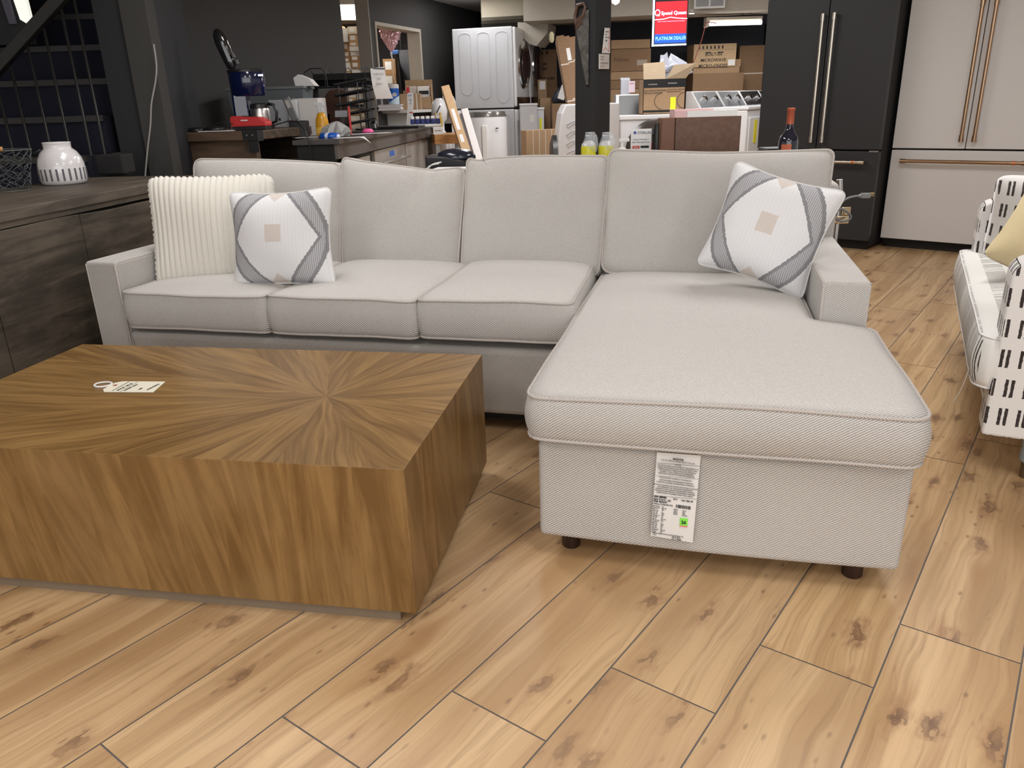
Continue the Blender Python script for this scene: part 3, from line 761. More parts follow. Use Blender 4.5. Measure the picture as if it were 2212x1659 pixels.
# wire basket
P = atZ(14, 412, .826); bk = thing('wire_basket', 'grey wire basket with a wooden handle on the sideboard, cut by the left edge', 'basket', P)
wb = MB(); rr = random.Random(4)
def bkr(z): return .092 + .22 * z
for k in range(14):
    ph = k * 2 * math.pi / 14; pts = []
    for i in range(13):
        z = .165 * i / 12; a_ = ph + .22 * math.sin(i * 1.7 + k) ; pts.append((bkr(z) * math.cos(a_), bkr(z) * math.sin(a_), z + .002))
    wb.tube(pts, .0016, 5)
for z in (.03, .065, .1, .135):
    wb.tube([(bkr(z) * math.cos(t), bkr(z) * math.sin(t), z + .012 * math.sin(t * 9 + z * 60)) for t in [i * math.pi / 36 for i in range(72)]], .0014, 5, True)
for z, r_ in ((.002, .0025), (.168, .003)): wb.tube([(bkr(z) * math.cos(t), bkr(z) * math.sin(t), z) for t in [i * math.pi / 20 for i in range(40)]], r_, 6, True)
obj('wire_mesh', wb, mat('galvanised_wire', (.12, .13, .13), .5, .6), bk, smooth=True)
hz = [(-.13, 0, .168), (-.1, -.09, .172), (-.04, -.125, .176), (.03, -.13, .177)]
obj('handle', MB().tube([(-.03, -.125, .176), (.03, -.128, .181), (.09, -.100, .176)], .010, 10), mat('handle_wood', (.45, .22, .09), .5), bk, smooth=True)

# =====================================================================
#                     RUSTIC CABINET WITH COFFEE MAKER
# =====================================================================
P = atY(548, 284, 4.9); CZT = P.z + .0; cab = thing('rustic_cabinet', 'brown rustic wooden cabinet with iron corner brackets behind the left end of the sofa', 'cabinet', (P.x, P.y, 0), -9)
H = CZT; w_, d_ = .575, .80
obj('back_panel', MB().box(-w_, -w_ + .02, .02, d_ - .02, .05, H - .05), M_RUST, cab)
for x, y in ((-w_, 0), (-.055, 0), (-w_, d_ - .055), (-.055, d_ - .055)): obj('corner_post', MB().box(x, x + .055, y, y + .055, 0, H - .045), M_RUST, cab, bevel=.003)
obj('side_panel', MB().box(-w_ + .05, -.05, .012, .03, .08, H - .045), M_RUST, cab)
obj('side_panel', MB().box(-w_ + .05, -.05, d_ - .03, d_ - .012, .08, H - .045), M_RUST, cab)
obj('shelf', MB().box(-w_ + .02, -.01, .04, d_ - .04, H - .235, H - .20), M_RUST, cab)
obj('drawer', MB().box(-.04, -.008, .06, d_ - .06, .35, H - .25), M_RUST, cab, bevel=.004)
obj('cabinet_floor', MB().box(-w_ + .02, -.01, .04, d_ - .04, .08, .35), M_RUST, cab)
tp = MB().box(-w_ - .04, .03, -.03, d_ + .03, 0, .055); tp.v = [(x if not (z == 0 and x < -.3) else x + .02, y, z + H - .05) for x, y, z in tp.v]
obj('cabinet_top', tp, M_RUST, cab, bevel=.006)
br = MB()
br.box(-.06, .034, -.034, -.0305, H - .055, H + .006).box(-.03, .034, -.034, -.0305, H - .12, H - .05).box(.0305, .034, -.034, .05, H - .055, H + .006)
obj('corner_bracket', br, M_MBLK, cab)
br = MB().box(-w_ - .045, -w_ + .0, -.034, -.0305, H - .055, H + .006); obj('corner_bracket', br, M_MBLK, cab)
for x, z in ((-.03, H - .02), (.005, H - .02), (-w_ - .02, H - .02)): obj('rivet', MB().cyl((x, -.037, z), (x, -.034, z), .004, 8), M_STEEL, cab)

CT = H + .006          # top height
CT = cab.location.z + H - .05 + .055
def oncab(px, Y): return atYZ(px, Y, CT)
# coffee maker
P = oncab(548, 5.25); cm = thing('coffee_maker', 'dark blue coffee maker with open black lid and steel carafe on the rustic cabinet', 'coffee maker', P, 6)
M_CMB = mat('navy_gloss', (.003, .007, .045), .12, coat=.5)
s_ = .205
obj('base', MB().lathe([(.085, 0), (.09, .006), (.09, .028), (.07, .034)], 32, c=(.045, 0, 0), sy=.9), M_BLK, cm, smooth='auto')
obj('column', MB().box(-.100, -.005, -.055, .07, .0, .22), M_CMB, cm, bevel=.015, seg=3)
obj('brew_housing', MB().lathe([(.098, .20), (.108, .21), (.112, .345), (.108, .352)], 36, sy=.8, c=(.0, 0, 0)), M_CMB, cm, smooth='auto')
obj('rim', MB().lathe([(.114, .342), (.115, .356), (.09, .36)], 36, sy=.8), M_BLK, cm, smooth='auto')
cf = obj('carafe', MB().lathe([(.055, .03), (.062, .036), (.064, .11), (.058, .125)], 32, c=(.058, -.02, 0)), M_STEEL, cm, smooth='auto')
obj('carafe_lid', MB().lathe([(.058, .125), (.056, .15), (.04, .156)], 28, c=(.058, -.02, 0)), M_BLK, cf, smooth='auto')
obj('carafe_handle', MB().tube([(.115, -.03, .15), (.15, -.04, .145), (.165, -.04, .10), (.155, -.04, .045), (.12, -.03, .035)], .010, 8), M_BLK, cf, smooth=True)
Md = Matrix.Translation((-.075, 0, .355)) @ Matrix.Rotation(R(-16), 4, 'Y')
ld = MB().lathe([(.004, .0), (.030, .02), (.034, .06), (.040, .13), (.042, .17), (.036, .215), (.018, .245), (.002, .25)], 24, sy=.45, M=Md)
obj('open_lid', ld, mat('black_gloss', (.012, .012, .014), .08, coat=.6), cm, smooth=True)
hb = MB(); hb.lathe([(.014, -.012), (.014, .012)], 14, M=Md @ Matrix.Translation((.035, -.02, .075))); hb.lathe([(.014, -.012), (.014, .012)], 14, M=Md @ Matrix.Translation((.04, -.02, .035)))
obj('lid_hinge', hb, M_BLK, cm, smooth='auto')
obj('switch', MB().box(.085, .115, -.07, -.06, .315, .325), M_CHR, cm)
# battery charger
P = oncab(538, 5.02); ch = thing('battery_charger', 'red and black battery charger lying in front of the coffee maker', 'charger', P, -6)
obj('housing', MB().prism([(-.115, .022), (.115, .022), (.112, .048), (.07, .075), (-.105, .085), (-.115, .07)], .10), M_RED, ch, bevel=.006)
obj('base', MB().box(-.11, .11, .003, .097, 0, .024), M_BLK, ch, bevel=.004)
obj('battery_slot', MB().box(-.02, .03, .005, .06, .079, .082), M_BLK, ch)
obj('badge', MB().box(-.045, .0, -.0012, .0, .055, .062), M_WP, ch)
P = oncab(508, 5.2); wb_ = tag(obj('adapter_block', MB().box(-.02, .02, 0, .04, 0, .075), M_WP, loc=P), 'small white adapter block beside the coffee maker', 'adapter')
pts = [oncab(x, 5.0) + Vector((0, 0, .008 + h)) for x, h in ((505, .03), (485, .045), (465, .03), (448, .0), (435, .0), (425, .002))]
tag(obj('power_cord', MB().tube(smoothpath(pts), .004, 6), M_BLK, smooth=True), 'black cord looping from the red charger over the rustic cabinet', 'cord')
pts = [oncab(x, 5.02 + dy) + Vector((0, 0, h)) for x, dy, h in ((590, .1, .02), (610, .1, .035), (632, .1, .045), (650, .05, .02), (662, 0, -.05), (668, 0, -.2), (678, 0, -.35), (690, .0, -.5))]
tag(obj('power_cord', MB().tube(smoothpath(pts), .004, 6), M_BLK, smooth=True), 'black cord falling over the right edge of the rustic cabinet', 'cord')
P = oncab(470, 5.0); tag(obj('paper_sheet', MB().box(-.11, .10, -.03, .08, 0, .004), M_PAPER, loc=P), 'white paper under black pouches on the rustic cabinet', 'paper')
for x, wd, lb in ((425, .10, 'flat black pouch nearest the left corner of the rustic cabinet'), (465, .13, 'flat black pouch lying on white paper beside the red charger')):
    P = oncab(x, 5.02); P.z += .004 if x > 430 else 0; tag(obj('pouch', MB().lathe([(.9, 0), (1, .2), (.8, .8), (.3, 1)], 20, M=Matrix.Diagonal((wd * .55, .05, .028, 1))), M_BLK, loc=P, smooth=True), lb, 'pouch')

# =====================================================================
#                     DESK AND OFFICE CLUTTER
# =====================================================================
DZ = .94
D0 = atYZ(727, 5.05, DZ); D1 = atYZ(931, 8.3, DZ)
dyaw = math.degrees(math.atan2(D1.y - D0.y, D1.x - D0.x)); DL = (Vector((D1.x, D1.y)) - Vector((D0.x, D0.y))).length
desk = thing('counter_desk', 'dark grey counter desk with steel dishwasher fronts under it, along the left wall', 'counter', (D0.x, D0.y, 0), dyaw)
M_DESK = mat('slate_laminate', rough=.35, fn=plain_bump((.060, .055, .053), 60, .05), bump=.03)
M_DESKF = mat('taupe_laminate', rough=.5, fn=plain_bump((.105, .092, .085), 30, .05), bump=.05)
def topshape(z0, z1, e=0):
    q = [(-.02 + e, -.02 + e), (DL + .02 - e, -.02 + e), (DL + .02 - e, .60 - e), (.74 + e, .60 - e), (.74 + e, .28 - e), (-.02 + e, .28 - e)]; n = 6
    return MB().add([(x, y, z0) for x, y in q] + [(x, y, z1) for x, y in q], [tuple(range(5, -1, -1)), tuple(range(6, 12))] + [(i, (i + 1) % 6, (i + 1) % 6 + 6, i + 6) for i in range(6)])
obj('worktop', topshape(DZ - .03, DZ), M_DESK, desk, bevel=.002)
Mi = (Matrix.Translation(desk.location) @ Matrix.Rotation(R(dyaw), 4, 'Z')).inverted()
obj('return_top', MB().box(-2.25, -1.62, 5.86, 6.5, DZ - .03, DZ, Mi), M_DESK, desk); obj('return_side', MB().box(-2.23, -1.64, 5.9, 5.93, 0, DZ - .03, Mi).box(-2.23, -1.64, 6.45, 6.48, 0, DZ - .03, Mi), M_MBLK, desk)
obj('apron', MB().box(0, DL, .002, .02, DZ - .12, DZ - .03), M_DESKF, desk)
obj('end_panel', MB().box(0, .03, .02, .26, 0, DZ - .03), M_MBLK, desk); obj('end_panel', MB().box(DL - .03, DL, .0, .58, 0, DZ - .03), M_DESKF, desk)
obj('leg', MB().box(0, .10, -.0, .10, 0, DZ - .16), M_DESKF, desk)
obj('back_panel', MB().box(.76, DL, .55, .57, 0, DZ - .03).box(.03, .76, .25, .26, 0, DZ - .03), M_MBLK, desk)
def dx_at(px): return width_to(D0, px, 320, dyaw)
for i, (p0, p1, top, hd_) in enumerate(((738, 806, DZ - .15, 0), (817, 882, DZ - .13, 1), (884, 931, DZ - .13, 0))):
    x0, x1 = dx_at(p0), dx_at(p1)
    dw = thing('dishwasher', ['steel panel appliance front nearest the camera under the desk', 'steel dishwasher with a towel-bar handle under the middle of the desk', 'steel appliance front farthest along under the desk'][i], 'dishwasher', desk.matrix_basis @ Vector((x0, 0, 0)), dyaw, 'appliance fronts under the desk')
    dw.location = Matrix.Translation(desk.location) @ Matrix.Rotation(R(dyaw), 4, 'Z') @ Vector((x0, .03, 0))
    obj('tub', MB().box(.01, x1 - x0 - .01, .03, .20, .05, top - .01), M_GREY, dw)
    obj('door', MB().box(0, x1 - x0, 0, .03, .1, top), mat('warm_steel', rough=.35, metal=.6, fn=lambda T: T.mix(T.noise(T.vec(T.obj()[0] * 3, 0., T.obj()[2] * 3), 1, 2), (.42, .39, .36), (.62, .59, .55))), dw, bevel=.003)
    if hd_: obj('handle', MB().cyl((.05, -.05, top - .10), (x1 - x0 - .04, -.05, top - .10), .012, 12).cyl((.1, -.05, top - .10), (.1, 0, top - .10), .008, 8).cyl((x1 - x0 - .1, -.05, top - .10), (x1 - x0 - .1, 0, top - .10), .008, 8), M_STEEL, dw, smooth='auto'); obj('sticker', MB().box((x1 - x0) * .45, (x1 - x0) * .6, -.002, 0, top - .07, top - .03), M_BLUE, dw)
    else: obj('badge', MB().box(x1 - x0 - .14, x1 - x0 - .04, -.004, 0, top - .14, top - .11), M_STEEL, dw)
def ond(px, Y, dz=0): return atYZ(px, Y, DZ + dz)
def dbox(name, label, cat, p0, p1, yt, Y, dep, m, yaw=0, bevel=.003, z=None, group=None):
    P = atYZ(p0, Y, DZ if z is None else z); wd = width_to(P, p1, 240, yaw); h = atY(p0, yt, Y).z - P.z
    r_ = thing(name, label, cat, P, yaw, group); return r_, wd, h
r_, wd, h = dbox('storage_tote', 'grey plastic tote behind the coffee maker on the desk', 'tote', 500, 662, 190, 6.3, .35, M_GREY)
obj('tub', MB().hull8([(.05, .03, 0), (wd - .06, .03, 0), (.05, .33, 0), (wd - .06, .33, 0), (.01, .01, h - .02), (wd - .01, .01, h - .02), (.01, .35, h - .02), (wd - .01, .35, h - .02)]), mat('slate_plastic', (.13, .15, .16), .5), r_)
obj('lid', MB().box(0, wd, 0, .36, h - .02, h), mat('slate_plastic2', (.17, .19, .20), .5), r_, bevel=.004)
TZ = r_.location.z + h
P = atYZ(655, 6.4, TZ); tag(obj('paper_stack', MB().prism([(-.06, 0), (.09, 0), (.05, .05), (-.03, .085), (-.07, .06)], .15), M_PAPER, loc=P), 'curled white papers on the grey tote lid', 'paper')
r_, wd, h = dbox('printer', 'light grey label printer with white edge on the desk beside the carafe', 'printer', 588, 640, 216, 5.75, .3, M_GREY, 4)
obj('housing', MB().box(0, wd, 0, .3, 0, h), mat('printer_grey', (.36, .38, .41), .5), r_, bevel=.008); obj('front_edge', MB().box(wd * .72, wd + .01, -.012, .0, 0, h - .006), M_WP, r_, bevel=.003); obj('button', MB().box(wd * .33, wd * .4, -.004, 0, h * .45, h * .52), M_BLK, r_)
r_, wd, h = dbox('carton_box', 'white square carton standing on the desk left of the spray bottle', 'box', 640, 689, 214, 5.9, .22, M_PAPER, -4)
obj('carton', MB().box(0, wd, 0, .2, 0, h), mat('white_card', (.66, .63, .60), .7), r_, bevel=.002); obj('flap', MB().box(.001, wd - .001, -.001, .2, h, h + .003), M_PAPER, r_)
r_, wd, h = dbox('desk_phone', 'dark grey cordless handset leaning before the white carton', 'phone', 634, 655, 208, 5.5, .06, M_GREY, 0)
obj('cradle', MB().box(-.02, wd + .01, 0, .09, 0, .11), M_BLK, r_, bevel=.006); obj('handset', MB().box(-.0, .05, -.012, .012, 0, .16, Matrix.Translation((.0, .02, .10)) @ Matrix.Rotation(R(-18), 4, 'Y')), mat('phone_grey', (.12, .12, .125), .4), r_, bevel=.008)
obj('screen', MB().box(.012, .038, -.0135, -.012, .09, .14, Matrix.Translation((.0, .02, .10)) @ Matrix.Rotation(R(-18), 4, 'Y')), mat('phone_screen', (.4, .38, .34), .3), r_)
# spray bottle
P = ond(699, 5.55); sp = thing('spray_bottle', 'amber cleaning spray bottle with white trigger on the desk', 'bottle', P)
obj('bottle', MB().lathe([(.036, 0), (.044, .008), (.046, .07), (.042, .11), (.028, .145), (.018, .16)], 28, sy=.7), M_ORNG, sp, smooth=True)
obj('trigger_head', MB().prism([(-.018, .155), (.018, .155), (.018, .19), (.026, .205), (.022, .222), (-.045, .222), (-.048, .208), (-.02, .20)], .03, Matrix.Translation((0, -.015, 0))), mat('grey_white', (.55, .56, .57), .4), sp, bevel=.004)
obj('label', MB().lathe([(.0465, .025), (.0468, .028), (.0468, .06), (.0465, .063)], 28, sy=.72, cap=False), mat('amber_label', (.80, .50, .08), .4), sp, smooth=True)
# wicker chair behind desk
P = at0(655, 6.85); wc = thing('office_chair', 'brown barrel chair with striped back slats behind the desk', 'chair', P)
cs = MB(); n = 20
v = []; F = []
for i in range(n + 1):
    a_ = math.pi * (.05 + .9 * i / n); hh = 1.06 + .13 * math.sin(a_)
    for rr_, z in ((.215, .45), (.215, hh), (.19, hh), (.19, .45)): v.append((rr_ * math.cos(a_) * 1.05, rr_ * math.sin(a_), z))
for i in range(n): 
    for k in range(4): F.append((4 * i + k, 4 * i + (k + 1) % 4, 4 * i + 4 + (k + 1) % 4, 4 * i + 4 + k))
cs.add(v, F); obj('backrest', cs, mat('brown_slats', rough=.6, fn=lambda T: T.mix((T.obj()[0] * 210).sin().gt(.2), (.06, .022, .012), (.20, .085, .045))), wc)
obj('seat', MB().lathe([(.20, .40), (.21, .43), (.21, .47), (.18, .49)], 28), mat('brown_leather', (.10, .045, .03), .5), wc, smooth='auto')
for a_ in (45, 135, 225, 315): obj('leg', MB().cyl((.15 * math.cos(R(a_)), .15 * math.sin(R(a_)), .41), (.18 * math.cos(R(a_)), .18 * math.sin(R(a_)), 0), .02, 8), M_LEG, wc)
r_, wd, h = dbox('leather_panel', 'brown rounded seat back panel standing beside the tray rack', 'chair', 706, 753, 192, 7.4, .05, M_LEG)
r_.location.z = 0; h += DZ
r_['label'] = 'plain brown rounded chair back between spray bottle and tray rack'; r_.name = 'side_chair'
obj('backrest', MB().prism([(0, .5), (wd, .5), (wd, h - .02), (wd * .7, h), (wd * .3, h - .01), (.02, h - .05), (0, h - .1)], .05), mat('brown_leather2', (.135, .06, .04), .55), r_, bevel=.01)
obj('seat', MB().box(-.05, wd + .1, .05, .40, .42, .5), mat('brown_leather2', (.135, .06, .04), .55), r_, bevel=.01)
for x, y in ((0, .08), (wd, .08), (0, .36), (wd, .36)): obj('leg', MB().box(x, x + .03, y, y + .03, 0, .42), M_LEG, r_)
# tray rack
P = ond(745, 6.15); tr_ = thing('letter_tray_rack', 'black mesh letter tray rack with five slanted shelves on the desk', 'tray rack', P)
for x in (-.02, .12): 
    for y in (.02, .26): obj('upright', MB().box(x, x + .008, y, y + .008, 0, .36), M_BLK, tr_)
for k in range(5):
    z = .055 + k * .072; Mt = Matrix.Translation((0, 0, z)) @ Matrix.Rotation(R(-9), 4, 'Y')
    t = MB().box(-.05, .20, 0, .3, 0, .004, Mt).box(-.05, .20, 0, .004, 0, .018, Mt).box(-.05, -.046, 0, .3, 0, .02, Mt).box(-.05, .20, .296, .3, 0, .018, Mt); obj('tray', t, M_MBLK, tr_)
obj('base_tray', MB().box(-.04, .16, 0, .3, 0, .01), M_BLK, tr_)
for k, lb in ((3, 'white forms lying in the upper tray of the mesh rack'), (1, 'white forms lying in a lower tray of the mesh rack')):
    Mt = Matrix.Translation((P.x, P.y, P.z + .0595 + k * .072)) @ Matrix.Rotation(R(-9), 4, 'Y'); tag(obj('paper_sheet', MB().box(-.03, .15, .03, .27, 0.0005, .004, Mt), M_PAPER), lb, 'paper')
# wide black mesh baskets left of the rack, on the tote
P = atYZ(672, 6.75, TZ - .02 if False else DZ); mo = thing('mesh_organizer', 'wide black mesh desk organizer with arched sides behind the papers', 'organizer', P)
z0 = atY(672, 190, 6.75).z - DZ; z1 = atY(672, 157, 6.75).z - DZ
obj('shelf', MB().box(0, .5, 0, .3, z0, z0 + .01).box(0, .5, .29, .3, z0, z1), M_MBLK, mo); obj('shelf', MB().box(.02, .5, 0, .28, (z0 + z1) / 2, (z0 + z1) / 2 + .006), M_MBLK, mo)
for x in (0, .16, .33, .49):
    obj('arch', MB().tube([(x, 0, z0)] + [(x + .15 * (i / 8 - 0) * .0, .3 * i / 8, z1 + .035 * math.sin(math.pi * i / 8)) for i in range(9)] + [(x, .3, z0)], .003, 5), M_BLK, mo)
obj('arch', MB().tube([(.0, 0, z0), (.0, 0, z1), (.05, 0, z1 + .03), (.14, 0, z1 + .03), (.17, 0, z1), (.18, 0, z0)], .004, 5), M_BLK, mo)
for x in (.02, .47): obj('leg', MB().box(x, x + .015, .02, .28, 0, z0), M_MBLK, mo)
# hanging sheet
P = atY(800, 148, 6.35); q = atY(812, 214, 6.35)
V_ = []; F_ = []; n = 10
for i in range(n + 1):
    t = i / n; z = P.z + (q.z - P.z) * t; sx = .02 * t + .05 * t * t * .6
    V_ += [(P.x - .0 + sx * .5, 6.35 - .03 * math.sin(t * 3), z), (P.x + .105 + sx, 6.35 - .03 * math.sin(t * 3) + .02, z + .01 * (1 - t))]
V_ += [(x, y + .001, z) for x, y, z in V_]
m_ = 2 * (n + 1)
for i in range(n): F_ += [(2 * i, 2 * i + 1, 2 * i + 3, 2 * i + 2), (m_ + 2 * i, m_ + 2 * i + 2, m_ + 2 * i + 3, m_ + 2 * i + 1)]
hs = thing('notice_sheet', 'white sheet with short lines of text hanging from the top tray of the rack', 'paper', (0, 0, 0)); obj('sheet', MB().add(V_, F_), M_PAPER, hs)
joinmesh([text(s, .022, M_GINK, hs, FM(P.x + .062, 6.31, P.z - .05 - .035 * i), al='CENTER') for i, s in enumerate(('CHECKS', 'TO', 'A/RC'))])
sp_ = obj('support_clip', MB().box(P.x - .09, P.x + .11, 6.352, 6.36, P.z - .006, P.z + .002), M_BLK, hs)
# stapler/punch in red & grey, grey bag, wipes pack, papers
P = ond(742, 6.0); sg = thing('card_holder', 'clear and grey card holder on a red-backed stand in front of the tray rack', 'holder', P)
obj('tray', MB().hull8([(-.05, 0, .12), (.04, 0, .12), (-.05, .06, .12), (.04, .06, .12), (-.045, .0, .165), (.045, 0, .165), (-.045, .05, .165), (.045, .05, .165)]), mat('smoke_grey', (.22, .22, .24), .25), sg); obj('stand', MB().box(-.012, .012, .02, .05, 0, .12).box(-.04, .04, .0, .06, 0, .01), M_BLK, sg); obj('red_plate', MB().box(.05, .056, 0, .05, .0, .19), M_RED, sg)
P = ond(722, 5.45); pb = thing('plastic_bag', 'crumpled grey plastic bag on the desk below the card holder', 'bag', P)
bm_ = MB(); rr = random.Random(9); v = []; n1, n2 = 10, 20
bm_.lathe([(.02, 0), (.085, .004), (.09, .03), (.075, .06), (.05, .08), (.02, .095), (.004, .10)], 24, sy=.7)
bm_.v = [(x * (1 + .25 * math.sin(7 * math.atan2(y, x + 1e-6) + z * 50)) + z * .25, y * (1 + .2 * math.sin(5 * math.atan2(y, x + 1e-6))), z) for x, y, z in bm_.v]
obj('bag_film', bm_, mat('grey_film', (.36, .36, .35), .35), pb)
P = ond(712, 5.25); wp = thing('wipes_pack', 'blue and white soft pack lying near the front of the desk', 'packet', P, -10)
pm_ = MB().lathe([(.9, 0), (1, .25), (.85, .8), (.4, 1)], 20, M=Matrix.Diagonal((.075, .04, .035, 1))); obj('pack', pm_, mat('blue_wrap', rough=.3, fn=lambda T: T.mix((T.obj()[0] * 70 + T.noise(T.tc('Object'), 20, 2) * 4).sin().gt(.6), (.01, .09, .45), (.7, .75, .85))), wp, smooth=True)
for (px, Y, wx, wy, rz, lb) in ((757, 5.2, .22, .10, -6, 'white sheet curling over the front edge of the desk'), (800, 5.9, .30, .10, -8, 'long white sheet lying along the middle of the desk'), (660, 5.5, .2, .12, 5, 'white sheet lying behind the blue soft pack')):
    P = ond(px, Y); t = MB(); n = 10; v = []; F = []
    for i in range(n + 1):
        s = i / n; dzz = -.05 * max(0, s - .75) ** 1.2 * 4 if 'curling' in lb else 0
        for y in (-wy / 2, wy / 2): v += [(wx * (s - .5), y - (.0 if y > 0 else (.04 * max(0, s - .6))), .0015 + (dzz if y < 0 else 0)), (wx * (s - .5), y - (.0 if y > 0 else (.04 * max(0, s - .6))), .003 + (dzz if y < 0 else 0))]
    for i in range(n):
        k = 4 * i; F += [(k + 1, k + 3, k + 7, k + 5), (k, k + 4, k + 6, k + 2), (k, k + 1, k + 5, k + 4), (k + 2, k + 6, k + 7, k + 3)]
    tag(obj('paper_sheet', t.add(v, F), M_PAPER, loc=P, rz=rz + 35), lb, 'paper')
P = ond(795, 6.0); P.z += .004; tag(obj('tape_roll', MB().lathe([(.9, 0), (1, .3), (.7, .9), (.2, 1)], 12, M=Matrix.Diagonal((.045, .03, .03, 1))), mat('hot_pink', (.85, .12, .35), .5), loc=P, smooth=True), 'crumpled hot pink wrapper on the long white sheet', 'wrapper')
# black cable tangle with clamp arm, laptop
P = ond(800, 6.9); lm = thing('desk_lamp', 'small black clip lamp with thin angled arm on the desk', 'lamp', P)
obj('arm', MB().tube([(-.10, 0, .20), (-.02, 0, .12), (.03, 0, .06)], .003, 6), M_BLK, lm); obj('head', MB().lathe([(.028, 0), (.02, .02), (.006, .03)], 14, c=(.04, 0, .05)), M_BLK, lm, smooth='auto'); obj('stem', MB().cyl((.045, 0, 0), (.04, 0, .05), .008, 10), M_CHR, lm); obj('base', MB().box(-.12, .06, -.04, .05, 0, .014), M_BLK, lm, bevel=.004)
P = ond(815, 6.9); lp_ = thing('laptop', 'closed black laptop lying on the desk below the white shelf', 'laptop', P, -8)
obj('case', MB().box(0, .36, 0, .25, 0, .012), M_BLK, lp_, bevel=.004); obj('lid', MB().box(0, .36, 0, .25, .014, .024), mat('laptop_lid', (.03, .032, .035), .3), lp_, bevel=.003)
# wipes canister, shelf, boxes
SZ = 1.06 + .022
P = atYZ(805, 8.75, 1.06)
SHX0, SHX1 = -3.47, -1.95
shf = thing('wall_shelf', 'white shelf under the pass-through window holding papers and parcels', 'shelf', WM @ Vector((SHX0, -.36, 1.05)), WA)
obj('board', MB().box(0, SHX1 - SHX0, 0, .50 - .13, .0, .03), M_WP, shf, bevel=.002); obj('bracket', MB().box(.1, .12, .05, .36, -.15, 0), M_WP, shf); obj('bracket', MB().box(1.3, 1.32, .05, .36, -.15, 0), M_WP, shf)
SZ = 1.08
def ons(px, Y): return atYZ(px, Y, SZ)
P = ons(853, 9.15); wi = thing('wipes_canister', 'blue and white disinfecting wipes canister on the white shelf', 'canister', P)
P.z += .065; wi.location = P
obj('can', MB().lathe([(.058, 0), (.06, .004), (.06, .165)], 28), mat('wipes_label', rough=.4, fn=lambda T: (lambda o, n: T.mix((o[2] - .05 - o[0] * .6).sm(-.005, .005), (.60, .75, .85), (.01, .12, .52)))(T.obj(), 0)), wi, smooth='auto')
obj('lid', MB().lathe([(.061, .165), (.062, .168), (.06, .205), (.052, .208)], 28), M_PAPER, wi, smooth='auto')
obj('emblem', MB().lathe([(.028, 0), (.028, .002)], 20, sy=.7, M=Matrix.Translation((.018, -.0585, .10)) @ Matrix.Rotation(R(90), 4, 'X')), M_PAPER, wi); text('CLOROX', .014, M_BLUE, wi, FM(.018, -.0612, .095), al='CENTER')
P = ons(838, 9.1); pk = thing('paper_stack', 'thick stack of papers under the wipes canister on the white shelf', 'paper', P, 0, None)
for k in range(5): obj('sheaf', MB().box(-.10 + .008 * ((k * 7) % 3), .14 + .008 * ((k * 5) % 3), -.08, .16, .013 * k, .013 * k + .0115), M_PAPER if k % 2 else mat('paper_mauve', (.62, .58, .62), .8), pk)
r_, wd, h = dbox('parcel_box', 'open brown parcel with white labelled packages inside, back of the white shelf', 'box', 874, 934, 178, 9.9, .2, M_CARD, 0, z=SZ)
obj('carton', MB().box(0, wd, .24, .25, 0, h + .03).box(0, .006, 0, .25, 0, h * .7).box(wd - .006, wd, 0, .25, 0, h * .9).box(0, wd, 0, .006, 0, h * .45).box(0, wd, 0, .25, 0, .006), M_CARD, r_)
obj('package', MB().box(.02, wd * .45, .05, .12, .006, h * .85), mat('film_grey', (.55, .50, .47), .3), r_, bevel=.01); obj('package', MB().box(wd * .5, wd - .02, .03, .08, .006, h * .84), M_PAPER, r_, bevel=.006); obj('stripe', MB().box(.03, .07, .045, .05, h * .4, h * .84), M_RED, r_)
obj('barcode', MB().box(wd * .55, wd * .9, .025, .03, h * .55, h * .68), M_INK, r_)
r_, wd, h = dbox('carton_box', 'closed brown carton in front on the white shelf beside the wipes', 'box', 866, 909, 203, 9.45, .2, M_CARD, 0, z=SZ)
obj('carton', MB().box(0, wd, 0, .2, 0, h), M_CARD, r_, bevel=.002); obj('tape', MB().box(wd * .8, wd * .86, -.001, .2, 0, h + .001), M_CARDE, r_)
P = ons(925, 10.1); P.z += 0; pen = thing('cable_bundle', 'black pens and cables lying over the right end of the white shelf', 'cable', P); obj('cables', MB().tube([(-.1, 0, .012), (0, 0, .012), (.05, -.02, .05), (.10, -.03, .07)], .007, 6).tube([(-.08, .04, .008), (.02, .02, .01), (.09, 0, .04)], .007, 6), M_BLK, pen, smooth=True)
# display card with blue bottles (medicine boxes) on desk end
P = ond(880, 7.5); dc = thing('display_card', 'tall white printed display card standing on the far end of the desk', 'sign', P, -5)
obj('card', MB().prism([(-.01, 0), (.055, 0), (.06, .12), (.072, .20), (.075, .28), (.07, .295), (.025, .295), (.018, .28), (.015, .18)], .004), M_PAPER, dc)
joinmesh([text(s, z_, m_, dc, FM(.045, -.001, y_), al='CENTER') for s, z_, m_, y_ in (('EXP', .022, M_BLUE, .265), ('Q', .03, M_BLUE, .225), ('offer', .012, M_GINK, .20), ('K-', .03, M_INK, .03))]); obj('stripe', MB().box(.03, .06, -.001, 0, .12, .13), M_RED, dc)
P = ond(884, 7.45); dt = thing('display_tray', 'shallow white tray of blue-labelled boxes on the far end of the desk', 'tray', P, 12)
obj('tray', MB().box(0, .30, .0, .16, 0, .02), M_PAPER, dt)
gb = []
for k in range(6):
    P2 = Matrix.Translation(dt.location) @ Matrix.Rotation(R(12), 4, 'Z') @ Vector((.02 + .047 * k, .03, .02))
    b_ = thing('bottle', 'small white-capped blue bottle in the row on the display tray', 'bottle', P2, 12, 'row of small blue bottles'); obj('body', MB().box(0, .038, 0, .05, 0, .045), mat('navy_label', (.01, .02, .14), .4), b_, bevel=.006); obj('cap', MB().box(.002, .036, .002, .048, .045, .07), M_PAPER, b_, bevel=.005)
    gb.append(b_)
